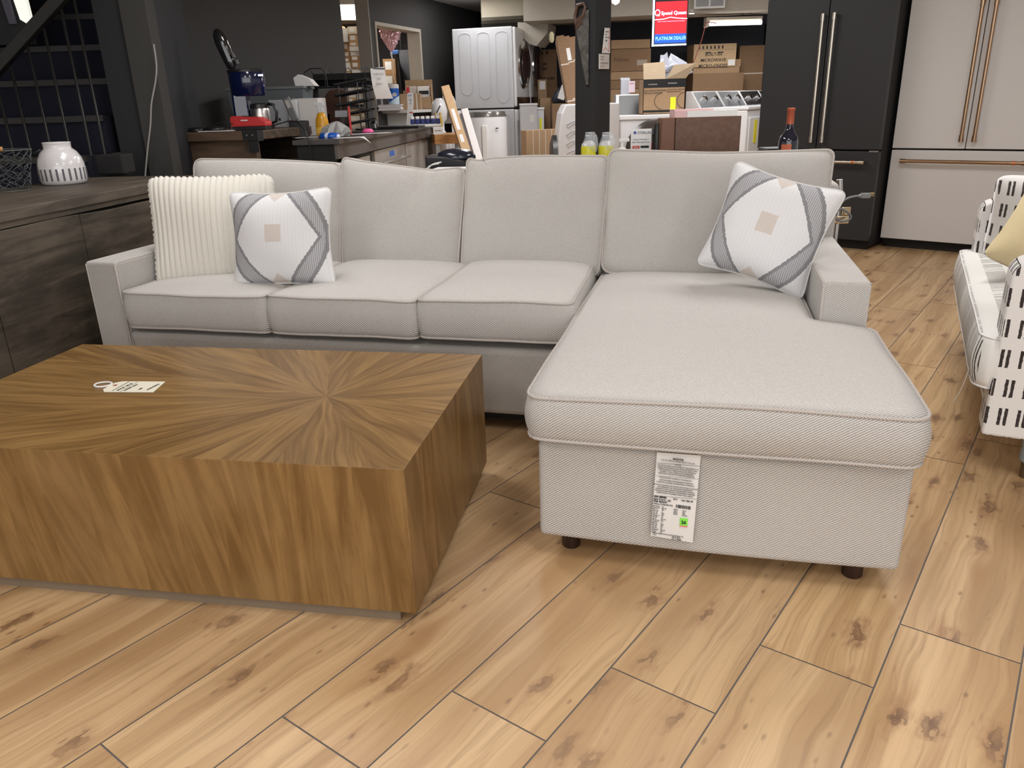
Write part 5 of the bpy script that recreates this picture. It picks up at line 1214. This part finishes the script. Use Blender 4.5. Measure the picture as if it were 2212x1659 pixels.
# illuminated dealer sign
P = atY(1410, 98, 7.9); q_ = atY(1481, 98, 7.9); top = atY(1410, 2, 7.9); sw, sh = (q_ - P).x, top.z - P.z
sg = thing('hanging_sign', 'glowing red and blue illuminated dealer sign hanging from the ceiling', 'sign', P, -6)
obj('housing', MB().box(-.005, sw + .005, .012, .035, -.01, sh + .02), M_BLK, sg)
gl = mat('sign_edge_glow', (.9, .95, 1), emit=(.55, .72, 1), es=2.2)
obj('light_edge', MB().box(-.008, .008, 0, .02, -.008, sh + .015).box(-.008, sw, 0, .02, -.008, .006).box(-.008, sw, 0, .02, sh + .01, sh + .018), gl, sg)
obj('red_panel', MB().box(.018, sw - .006, -.002, .012, sh * .25, sh - .01), mat('sign_red', (.8, .02, .03), emit=(.85, .03, .05), es=.85), sg)
obj('blue_panel', MB().box(.018, sw - .006, -.002, .012, .016, sh * .25), mat('sign_blue', (.02, .12, .6), emit=(.03, .16, .75), es=.75), sg)
wl_ = mat('sign_letters', (.9, .9, 1), emit=(.85, .75, 1), es=1.3); cl_ = mat('sign_cyan', (.3, .8, .9), emit=(.35, .8, .95), es=1.0); pl_ = mat('sign_pink', (1, .6, .8), emit=(1, .45, .7), es=1.0)
cxs = sw * .53
joinmesh([text('Speed Queen', sh * .112, wl_, sg, FM(cxs + .02, -.004, sh * .68), al='CENTER', bold=.0012), obj('lettering', MB().tube([(.035 + sw * .07 * math.cos(t), -.003, sh * .73 + sw * .08 * math.sin(t)) for t in [i * math.pi / 10 for i in range(20)]], .004, 5, True).tube([(.035, -.003, sh * .70), (.055, -.003, sh * .655)], .004, 5).tube([(.012, -.003, sh * .575), (sw * .3, -.003, sh * .585), (sw * .5, -.003, sh * .62), (sw * .7, -.003, sh * .595), (sw - .002, -.003, sh * .575)], .004, 5), wl_, sg)])
text('BUILT TO BE 25 YEARS WORTH OF LAUNDRY', sh * .032, pl_, sg, FM(cxs, -.004, sh * .52), al='CENTER', bold=.0003)
text('PLATINUM DEALER', sh * .088, cl_, sg, FM(cxs, -.004, sh * .11), al='CENTER', sy=1.3, bold=.0006)
for x in (.02, sw - .03): obj('chain', MB().cyl((x, .02, sh), (x, .02, CZ - P.z), .003, 6), M_CHR, sg)
# fluorescent tube fixture and red cord
P = atY(1531, 53, 9.75); fl = thing('fluorescent_light', 'long white fluorescent strip light glowing below the rear beam', 'light', P, 2)
q_ = width_to(P, 1648, 50, 0)
obj('housing', MB().box(-.02, q_, 0, .10, .045, .075), mat('fixture', (.55, .5, .42), .5), fl); obj('end_cap', MB().box(-.03, .0, -.01, .11, -.025, .075), mat('fixture', (.55, .5, .42), .5), fl)
obj('tube', MB().cyl((.02, .03, .012), (q_, .03, .012), .026, 12), mat('tube_warm', (1, 1, 1), emit=(1, .95, .85), es=3.5), fl, smooth='auto')
obj('hanger_wire', MB().tube([(q_ * .62, .05, .08), (q_ * .8, .05, .17), (q_, .05, .13)], .003, 5), M_BLK, fl)
a = atY(1530, 48, 9.3); pts = [atY(x, y, 9.3) for x, y in ((1548, 50), (1530, 48), (1524, 55), (1515, 88), (1503, 122), (1496, 140))]
tag(obj('hanging_wire', MB().tube(smoothpath(pts), .005, 6), mat('red_cord', (.30, .06, .05), .5), smooth=True), 'thin red wire hanging from the fluorescent light to the cartons', 'wire')
P = atY(1494, 30, 9.6); dl = thing('spot_lamp', 'small bright spot lamp under the white soffit right of the sign', 'light', P); obj('bulb', MB().lathe([(.03, 0), (.035, .02), (.01, .03)], 14), mat('bulb_glow', (1, 1, 1), emit=(1, .95, .85), es=2.5), dl); obj('ring', MB().lathe([(.042, .025), (.042, .04)], 14), M_WP, dl)
P = atY(1330, 2, 7.2); dl = thing('ceiling_bulb', 'bright round bulb at the top edge just right of the post', 'light', P); obj('bulb', MB().lathe([(.004, -.03), (.03, -.015), (.036, .01), (.03, .03), (.004, .04)], 18), mat('bulb_glow', (1, 1, 1), emit=(1, .95, .85), es=2.5), dl, smooth=True); obj('stem', MB().cyl((0, 0, .04), (0, 0, CZ - P.z), .012, 10), M_WP, dl)
# things on the post
hs_ = thing('hand_saw', 'old rusty hand saw hanging on the left face of the dark post', 'saw', P, 0)
hs_.matrix_world = PM @ Matrix.Rotation(R(-90), 4, 'Z')       # local x runs over the left face, -y outwards
M_RUSTY = mat('rusty_steel', rough=.75, fn=lambda T: T.mix(T.noise(T.tc('Object'), 22, 5, .65).sm(.3, .7), (.05, .045, .04), (.13, .125, .115)))
zt = atY(1270, 22, 6.35).z; zb = atY(1270, 183, 6.35).z
obj('blade', MB().prism([(-.045, zt), (-.045, zb), (-.070, zb), (-.165, zt - .14), (-.16, zt - .06), (-.09, zt)], .003, Matrix.Translation((0, -.02, 0))), M_RUSTY, hs_)
hd_ = MB(); hd_.tube([(-.165, -.022, zt - .10), (-.175, -.022, zt - .03), (-.15, -.022, zt + .04), (-.09, -.022, zt + .045), (-.075, -.022, zt + .02), (-.10, -.022, zt - .04), (-.135, -.022, zt - .07)], .013, 8, True)
obj('handle', hd_, mat('saw_handle', (.09, .05, .035), .6), hs_, smooth=True)
obj('handle_plate', MB().prism([(-.17, zt - .13), (-.155, zt - .05), (-.11, zt - .03), (-.10, zt - .09), (-.13, zt - .10)], .012, Matrix.Translation((0, -.028, 0))), mat('saw_handle', (.09, .05, .035), .6), hs_)
sc1 = MB()
for x, z in ((-.115, zt - .05), (-.112, zt - .085), (-.15, zt - .09)): obj('screw', MB().cyl((x, -.031, z), (x, -.027, z), .004, 8), M_STEEL, hs_)
obj('nail', MB().cyl((-.06, -.02, zt - .02), (-.06, 0, zt - .02), .003, 6), M_STEEL, hs_)
fr = PM      # right face: local -y face, local x from 0 to PW
rb2 = thing('ribbon_tag', 'white price ribbon with red border on the right face of the post', 'tag', (0, 0, 0)); rb2.matrix_world = PM
z1, z0 = atY(1308, 62, 6.45).z, atY(1308, 116, 6.45).z
obj('card', MB().prism([(.090, z0), (.075, z0), (.105, z1), (.165, z1), (.172, z0)], .003, Matrix.Translation((0, -.012, 0))), M_PAPER, rb2)
obj('red_border', MB().box(.155, .158, -.0135, -.012, z0 + .01, z1 - .01).tube([(.082, -.0125, z0 + .012), (.11, -.0125, z0 + .04), (.157, -.0125, z0 + .012)], .0018, 4), M_RED, rb2)
joinmesh([text(s, .010, M_INK, rb2, FM(.108, -.0135, z1 - .03 - .02 * i)) for i, s in enumerate(('HUNTER', 'END', 'PROTECTOR', 'SAVE'))]); obj('hanger', MB().box(.12, .135, -.012, 0, z0 + .08, z0 + .09), M_GREY, rb2)
nt = thing('notice_card', 'small cream printed card below the ribbon tag on the post', 'sign', (0, 0, 0)); nt.matrix_world = PM
z1, z0 = atY(1303, 118, 6.45).z, atY(1303, 150, 6.45).z
obj('card', MB().box(.048, .165, -.010, -.0, z0, z1), mat('card_cream', (.60, .56, .52), .7), nt)
obj('lettering', MB().box(.06, .10, -.011, -.010, z1 - .022, z1 - .018).box(.06, .10, -.011, -.010, z1 - .04, z1 - .036).box(.06, .15, -.011, -.010, z1 - .062, z1 - .059).box(.06, .15, -.011, -.010, z1 - .07, z1 - .067).box(.06, .11, -.011, -.010, z1 - .088, z1 - .085), M_GINK, nt)

# =====================================================================
#                     TABLE BEHIND THE SOFA AND WHAT STANDS ON IT
# =====================================================================
BZ = .80
bt = thing('sofa_table', 'long dark table close behind the sofa back, mostly hidden', 'table', SM @ Vector((-1.25, 1.70, 0)), -14.5)
obj('top', MB().box(0, 2.02, 0, .46, BZ - .03, BZ), M_MBLK, bt, bevel=.003)
for x, y in ((.02, .02), (1.95, .02), (.02, .40), (1.95, .40)): obj('leg', MB().box(x, x + .05, y, y + .04, 0, BZ - .03), M_MBLK, bt)
def onb(px, Y): return atYZ(px, Y, BZ)
for k, (px, lb) in enumerate(((1271, 'left white and yellow spray can in the shrink-wrapped pair behind the sofa'), (1308, 'right white and yellow spray can in the shrink-wrapped pair behind the sofa'))):
    P = onb(px, 3.62); P.z = BZ; sc = thing('spray_can', lb, 'can', P, 0, 'shrink-wrapped pair of spray cans')
    h = atY(px, 303, 3.62).z - BZ
    obj('can', MB().lathe([(.033, 0), (.034, .004), (.034, h - .03), (.030, h - .015), (.014, h)], 28), mat('can_label', rough=.25, fn=lambda T: (lambda z: T.mix(z.gt(.128), (.66, .62, .03), (.62, .63, .62)))(T.obj()[2])), sc, smooth='auto')
    obj('cap', MB().lathe([(.016, h), (.017, h + .018), (.012, h + .022)], 18), mat('cap_grey', (.22, .24, .26), .3), sc, smooth='auto')
    fm_ = MB().lathe([(.036, h - .05), (.037, h - .02), (.028, h + .012), (.02, h + .035), (.004, h + .03)], 14, cap=False); fm_.v = [(x * (1 + .25 * math.sin(z * 190 + x * 90)) + .008, y * (1 + .2 * math.cos(z * 150)), z) for x, y, z in fm_.v]
    obj('shrink_wrap', fm_, mat('shrink_film', (.7, .72, .75), .15, alpha=.3), sc, smooth=True)
P = onb(1343, 3.55); pp_ = thing('soap_pump', 'white pump dispenser top showing over the sofa back left of the paper sign', 'bottle', P); h = atY(1350, 303, 3.55).z - BZ
obj('bottle', MB().lathe([(.03, 0), (.032, .01), (.032, h - .05), (.012, h - .03)], 20), M_WP, pp_, smooth='auto'); obj('pump', MB().cyl((0, 0, h - .03), (0, 0, h), .007, 10).box(-.014, .03, -.008, .008, h - .005, h + .008), M_PAPER, pp_)
P = onb(1361, 3.66); q_ = width_to(P, 1407, 300, -4); h = atY(1361, 279, 3.66).z - BZ; ss = thing('paper_sign', 'white printed service sign standing behind the sofa beside the brown file box', 'sign', P, -4)
obj('card', MB().box(0, q_, 0, .003, 0, h), M_PAPER, ss)
joinmesh([text('STERLING', .0165, mat('sign_grey', (.10, .12, .18), .7), ss, FM(.030, -.001, h - .022)), text('Factory Warranty +', .0085, M_INK, ss, FM(q_ / 2, -.001, h - .048), al='CENTER'), text('After Warranty Service', .0085, M_INK, ss, FM(q_ / 2, -.001, h - .060), al='CENTER')])
obj('logo_mark', MB().cyl((.018, -.001, h - .016), (.018, 0, h - .016), .007, 8), mat('logo_blue', (.05, .10, .35), .6), ss); obj('logo_box', MB().box(.008, .040, -.001, 0, h - .085, h - .073), M_RED, ss); text('Miele', .010, M_PAPER, ss, FM(.012, -.0018, h - .083)); obj('logo_box', MB().box(.045, q_ - .01, -.001, 0, h - .083, h - .073), M_INK, ss)
P = onb(1417, 3.68); bb_ = thing('black_bottle', 'black pump bottle between the paper sign and the brown file box', 'bottle', P); h = atY(1417, 266, 3.68).z - BZ
obj('bottle', MB().lathe([(.02, 0), (.022, .01), (.022, h * .75), (.016, h * .9), (.010, h)], 20), M_BLK, bb_, smooth='auto')
P = onb(1408, 3.72); tag(obj('red_block', MB().box(-.012, .01, 0, .03, 0, atY(1408, 308, 3.72).z - BZ), M_RED, loc=P), 'small red block peeking out beside the paper sign', 'block')
P = onb(1426, 3.60); q_ = width_to(P, 1598, 300, 0); h = atY(1500, 253, 3.60).z - BZ
fb = thing('file_box', 'reddish brown file box holding papers on the table behind the sofa', 'file box', P, 0)
M_BRN = mat('brown_leatherette', rough=.45, fn=plain_bump((.125, .060, .036), 45, .25), bump=.1)
obj('spine', MB().box(0, q_ * .17, 0, .10, 0, h), mat('brown_spine', rough=.5, fn=plain_bump((.17, .075, .045), 8, .05)), fb, bevel=.003); obj('cover', MB().box(q_ * .175, q_, -.004, .004, 0, h), M_BRN, fb, bevel=.002); obj('back_cover', MB().box(q_ * .17, q_, .09, .10, 0, h), M_BRN, fb)
obj('file_pages', MB().box(q_ * .18, q_ - .01, .006, .088, .01, h - .004), M_PAPER, fb)
P2 = Vector((P.x + q_ * .16, P.y + .0, BZ + h)); 
r_ = thing('paper_stack', 'white paper stack with pink sheets lying on the brown file box', 'paper', P2, 2)
obj('white_sheets', MB().box(.055, q_ * .80, 0, .11, 0, .026), M_PAPER, r_); obj('pink_sheets', MB().box(0, .054, 0, .10, 0, .026).box(.0, q_ * .5, .01, .1, .0262, .034), mat('pink_paper', (.72, .48, .48), .8), r_)
P = onb(1697, 3.42); wbt = thing('wine_bottle', 'dark wine bottle with copper foil neck behind the right end of the sofa', 'bottle', P)
h = atY(1701, 233, 3.42).z - BZ
obj('bottle', MB().lathe([(.036, 0), (.040, .006), (.0405, h - .135), (.036, h - .115), (.020, h - .095), (.0145, h - .075), (.0145, h - .006)], 36), mat('wine_glass', (.006, .008, .02), .06, coat=.8), wbt, smooth='auto')
obj('foil', MB().lathe([(.0152, h - .065), (.0150, h - .012), (.0165, h - .010), (.0165, h - .002), (.013, h)], 24), mat('foil_copper', (.45, .10, .05), .4, .3), wbt, smooth='auto')
lbm = MB(); lbm.lathe([(.0408, h - .23), (.0411, h - .225), (.0411, h - .15), (.0408, h - .145)], 36, cap=False); k_ = []
lbm.f = [f for f in lbm.f if any(0 <= (i % 36) < 13 or 22 <= (i % 36) < 27 for i in f)]
obj('wine_label', lbm, mat('label_orange', (.55, .13, .06), .6), wbt, smooth=True)
P = onb(1664, 3.52); tag(obj('black_tray', MB().box(-.03, .06, -.03, .10, 0, atY(1664, 320, 3.52).z - BZ), M_BLK, loc=P, bevel=.004), 'small black block beside the wine bottle', 'block')
# black plastic piece, papers, cables
P = onb(962, 3.98); bp = thing('office_phone', 'glossy black curved desk device on white papers behind the sofa', 'device', P, -8)
P.z = BZ
obj('base', MB().prism([(-.10, .02), (-.10, .085), (.0, .08), (.10, .06), (.11, .0), (-.07, .0)], .16), M_BLK, bp, bevel=.008)
hm = MB().lathe([(.085, 0), (.088, .012), (.078, .035), (.05, .05), (.01, .055)], 28, c=(.045, .07, .06), sx=1.15, sy=.8); obj('hood', hm, mat('black_navy_gloss', (.012, .016, .03), .2, coat=.3), bp, smooth=True)
P = onb(985, 3.80); P.z = BZ; tag(obj('paper_sheet', MB().box(-.10, .12, -.06, .06, 0, .038), M_PAPER, loc=P, rz=-10), 'white paper stack under the black desk device', 'paper')
pts = [onb(x, 3.8) + Vector((0, 0, dz_)) for x, dz_ in ((950, .06), (930, .05), (915, .02), (900, .004))]
for k in range(2): tag(obj('white_wire', MB().tube(smoothpath([p + Vector((.012 * k, .0, .006 * k)) for p in pts]), .003, 5), M_WP, smooth=True), ['lower white wire curving down behind the sofa cushions', 'upper white wire curving down behind the sofa cushions'][k], 'wire', 'pair of white wires')

# =====================================================================
#                     REFRIGERATORS
# =====================================================================
def fridge(name, label, P, yaw, W, H, gap, m, hm, D=.70, right=True):
    o = thing(name, label, 'refrigerator', P, yaw)
    obj('body', MB().box(.005, W - .005, .055, D, .03, H), M_MBLK, o); obj('kick_plate', MB().box(.03, W - .03, .08, .12, 0, .06), M_BLK, o)
    zb = .075
    dr = obj('freezer_drawer', MB().box(0, W, -.0, .05, zb, gap - .006), m, o, bevel=.004)
    x0, x1 = W * .085, W * .915
    z = gap - .078
    hn = MB().cyl((x0, -.062, z), (x1, -.062, z), .0125, 16); obj('handle', hn, hm, dr, smooth='auto')
    for x in (x0, x1): obj('handle_mount', MB().cyl((x + (.035 if x == x0 else -.035), -.062, z), (x, -.062, z), .0155, 16).box(x - .010 if x == x1 else x, x + .0 if x == x1 else x + .01, -.062, 0, z - .010, z + .010), hm, dr, smooth='auto')
    for x in (x1 - .09,): obj('copper_band', MB().cyl((x, -.062, z), (x + .022, -.062, z), .0138, 16), M_COPPER, dr, smooth='auto')
    for s in (0, 1):
        a, b = (0, W / 2 - .003) if s == 0 else (W / 2 + .003, W)
        d_ = obj('door', MB().box(a, b, 0, .05, gap + .006, H), m, o, bevel=.004)
        x = W / 2 - .026 if s == 0 else W / 2 + .054
        obj('handle', MB().cyl((x, -.045, gap + .065), (x, -.045, H - .14), .0125, 16), hm, d_, smooth='auto')
        for z_, e in ((gap + .055, .045), (H - .13, -.045)): obj('handle_mount', MB().cyl((x, -.045, z_), (x, -.045, z_ + e), .0155, 16).box(x - .010, x + .010, -.045, 0, z_ - (.0 if e > 0 else .012), z_ + (.012 if e > 0 else 0)), hm, d_, smooth='auto')
    return o
yaw = -41.0; c_, s_ = math.cos(R(yaw)), math.sin(R(yaw))
PR = Vector((2.68, 5.71, 0)); Wb = .915
bf = fridge('refrigerator', 'matt black french-door refrigerator with pale steel handles', Vector((PR.x - Wb * c_, PR.y - Wb * s_, 0)), yaw, Wb, 1.78, .722, M_FRB, mat('champagne_steel', (.62, .57, .50), .25, 1))
obj('hinge', MB().box(Wb - .07, Wb - .01, -.004, .02, .712, .722), M_STEEL, bf)
wf = fridge('refrigerator', 'matt white french-door refrigerator with bronze bar handles', Vector((2.84, 5.86, 0)), yaw, .95, 1.80, .722, M_FRW, M_BRONZE)
# chrome stand with wrapped cord
P = Vector((1.49, 3.42, 0)); cs_ = thing('upright_stand', 'chrome stand with coiled grey cord and gold hook behind the right sofa arm', 'stand', P, 0)
a = atY(1812, 392, 3.42) - P; b = atY(1803, 520, 3.42) - P
obj('base', MB().lathe([(.11, 0), (.12, .01), (.05, .03)], 28), M_BLK, cs_, smooth='auto')
d = (a - b); bb_ = b - d * (b.z - .02) / d.z
obj('tube', MB().cyl((b.x, 0, .02), (b.x, 0, .70), .011, 14).cyl((b.x + .0, 0, .69), (a.x + .002, 0, a.z + .008), .013, 14), mat('satin_chrome', (.62, .62, .64), .25, 1), cs_, smooth='auto')
hk = atY(1822, 470, 3.40) - P
obj('cord_hook', MB().box(hk.x - .03, hk.x + .022, -.03, .02, hk.z - .026, hk.z + .008).box(hk.x - .01, hk.x + .03, -.02, -.012, hk.z + .008, hk.z + .045), mat('gold_chrome', (.75, .62, .45), .2, 1), cs_, bevel=.009, seg=3)
def cp(x, y, Y=3.36): return atY(x, y, Y) - P
cord = [cp(1808, 460), cp(1803, 470), cp(1815, 478), cp(1832, 476), cp(1838, 468), cp(1830, 458), cp(1818, 452), cp(1810, 454), cp(1806, 462), cp(1812, 448), cp(1820, 436), cp(1832, 428), cp(1848, 424), cp(1860, 423)]
obj('cord', MB().tube(smoothpath(cord), .0048, 8), mat('cord_grey', (.17, .18, .185), .5), cs_, smooth=True)
pa, pb_ = cp(1860, 423), cp(1879, 420)
pg = obj('plug', MB().cyl(pa - (pb_ - pa) * .3, pa, .007, 10, .009).box(pa.x, pb_.x, -.07, -.05, pa.z - .010, pa.z + .011), mat('plug_grey', (.22, .23, .235), .5), cs_, bevel=.002)
obj('prong', MB().box(pb_.x, pb_.x + .017, -.065, -.062, pb_.z + .0, pb_.z + .009), mat('brass', (.6, .48, .3), .3, 1), pg); obj('prong', MB().box(pb_.x, pb_.x + .020, -.058, -.055, pb_.z - .008, pb_.z - .004), mat('brass', (.6, .48, .3), .3, 1), pg)

# =====================================================================
#                     PATTERNED LOVESEAT
# =====================================================================
def dash(ax, ay, pair=.047, row=.088, ln=.30, off=.5):
    def f(T):
        o = T.obj(); n = T.noise(T.tc('Object'), 90, 2) - .5
        nx = T.sep(T.tc('Normal'))[0].abs().gt(.7) if ax == 0 else 0
        a = (o[0] * (1 - nx) + o[1] * nx if ax == 0 else o[ax]) + n * .004; b = o[ay] + n * .006
        r = (b / row); ri = r.floor(); rf = (r.frac() - .5).abs()
        u = (a / pair + T.white(ri) * .6).frac() * pair
        d1 = (u - .014).abs().lt(.0042); d2 = (u - .029).abs().lt(.0042)
        m = d1.max(d2) * rf.lt(ln)
        tn = T.noise(T.vec(o[0] * 400, o[1] * 400, o[2] * 400), 1, 2)
        c = T.mix(m, (.74, .72, .70), (.035, .027, .026))
        c = T.mix(m * tn.gt(.58) * .5, c, (.25, .22, .22))
        return {'c': c, 'h': m + tn * .3}
    return f
def seatstripe(T):
    o = T.obj(); n = T.noise(T.tc('Object'), 60, 2) - .5
    s = (o[1] + n * .004) / .011; band = ((o[0] + .10) / .115).frac(); bi = ((o[0] + .10) / .115).floor()
    m = (s.frac() - .5).abs().lt(.17) * band.lt(.55) * (T.white((s.floor() + bi * 17)).gt(.12))
    return {'c': T.mix(m, (.76, .75, .72), (.045, .038, .036)), 'h': m}
M_DV = mat('dash_vertical', rough=.9, fn=dash(0, 2), bump=.3, spec=.1)
M_DVY = mat('dash_vertical_front', rough=.9, fn=dash(1, 2), bump=.3, spec=.1)
M_SS = mat('seat_stripes', rough=.9, fn=seatstripe, bump=.3, spec=.1)
ls = thing('loveseat', 'white loveseat patterned with black dashes at the right edge', 'sofa', (1.385, 2.075, 0), -27)
Ld = 1.47
def rarm(y0, nm='arm'):
    # rounded-top arm panel; outline in xz
    pts = [(.0, .155)] + [(0 + .05 * (1 - math.cos(t)), .625 + .05 * math.sin(t)) for t in [i * math.pi / 16 for i in range(9)]] + [(.85, .69), (.85, .155)]
    return obj(nm, MB().prism(pts, .13, Matrix.Translation((0, y0, 0))), M_DV, ls, bevel=.010, seg=3)
rarm(0); rarm(Ld - .13)
obj('seat_base', MB().hull8([(.02, .13, .16), (.85, .13, .16), (.02, Ld - .13, .16), (.85, Ld - .13, .16), (-.005, .13, .33), (.85, .13, .33), (-.005, Ld - .13, .33), (.85, Ld - .13, .33)]), M_DVY, ls, bevel=.01)
ol = round_outline([(-.045, .02), (.015, .0), (.02, .135), (.62, .135), (.62, Ld - .135), (.02, Ld - .135), (.015, Ld), (-.045, Ld - .02)], [.045, .03, .02, .03, .03, .02, .03, .045], 260)
put_cushion('seat_cushion', cushion(ol, (.25, Ld / 2), .15, .03, .012, 41, .01, .003, 2.2), ls, Matrix.Translation((0, 0, .30)), M_SS, M_PAPER, .003)
obj('back', MB().box(.66, .90, .0, Ld, .16, .80), M_DVY, ls, bevel=.03, seg=3)
for y in (.14, .76):
    Mb_ = Matrix.Translation((.50, y, .47)) @ Matrix.Rotation(R(78), 4, 'Y') @ Matrix.Rotation(R(0), 4, 'Z')
    obj('back_cushion', MB().box(.47, .66, y, y + .58, .47, .86), M_DVY, ls, bevel=.05, seg=5)
for x, y in ((.15, .10), (.75, .10), (.15, Ld - .1), (.75, Ld - .1)):
    lg = obj('leg', MB().lathe([(.020, 0), (.024, .16)], 18, c=(x, y, 0)), mat('leg_brown', (.10, .06, .03), .4), ls, smooth='auto')
    fm = MB().lathe([(.026, .052), (.030, .06), (.028, .10), (.034, .16)], 14, c=(x, y, 0)); obj('foam_wrap', fm, mat('blue_foam', (.30, .36, .40), .5), lg, smooth=True)
tgp = [ls.matrix_basis @ Vector((0, 0, 0))]
P0 = atY(2084, 735, 2.12); Ml = Matrix.Translation((1.385, 2.075, 0)) @ Matrix.Rotation(R(-27), 4, 'Z')
Pq = Ml.inverted() @ P0; v = []; n = 8
for i in range(n + 1):
    t_ = i / n; v += [(-.048 - .025 * t_ * t_, .12, .345 - .135 * t_), (-.048 - .025 * t_ * t_, .145 - .02 * t_, .345 - .135 * t_ - .01 * t_), (-.049 - .025 * t_ * t_, .12, .345 - .135 * t_), (-.049 - .025 * t_ * t_, .145 - .02 * t_, .345 - .135 * t_ - .01 * t_)]
F = []
for i in range(n): k = 4 * i; F += [(k, k + 1, k + 5, k + 4), (k + 2, k + 6, k + 7, k + 3), (k, k + 4, k + 6, k + 2), (k + 1, k + 3, k + 7, k + 5)]
obj('care_tag', MB().add(v, F), M_PAPER, ls)
LM = Ml
make_pillow('bolster_pillow', 'white pillow with black dashes standing against the far arm of the loveseat', .46, .36, .14, mat('dash_uv', rough=.9, bump=.3, fn=dash(0, 2)), LM @ Matrix.Translation((.25, Ld - .23, .625)) @ Matrix.Rotation(R(14), 4, 'X'), seed=6, pinch=.04)
make_pillow('throw_pillow', 'pale yellow throw pillow turned on its corner on the loveseat', .36, .36, .12, mat('butter_cloth', rough=.9, fn=plain_bump((.56, .46, .27), 12, .06), bump=.2), Matrix.Translation((1.93, 2.70, .605)) @ Matrix.Rotation(R(-10), 4, 'Z') @ Matrix.Rotation(R(-38), 4, 'X') @ Matrix.Rotation(R(33), 4, 'Y'), seed=7, pinch=.08)
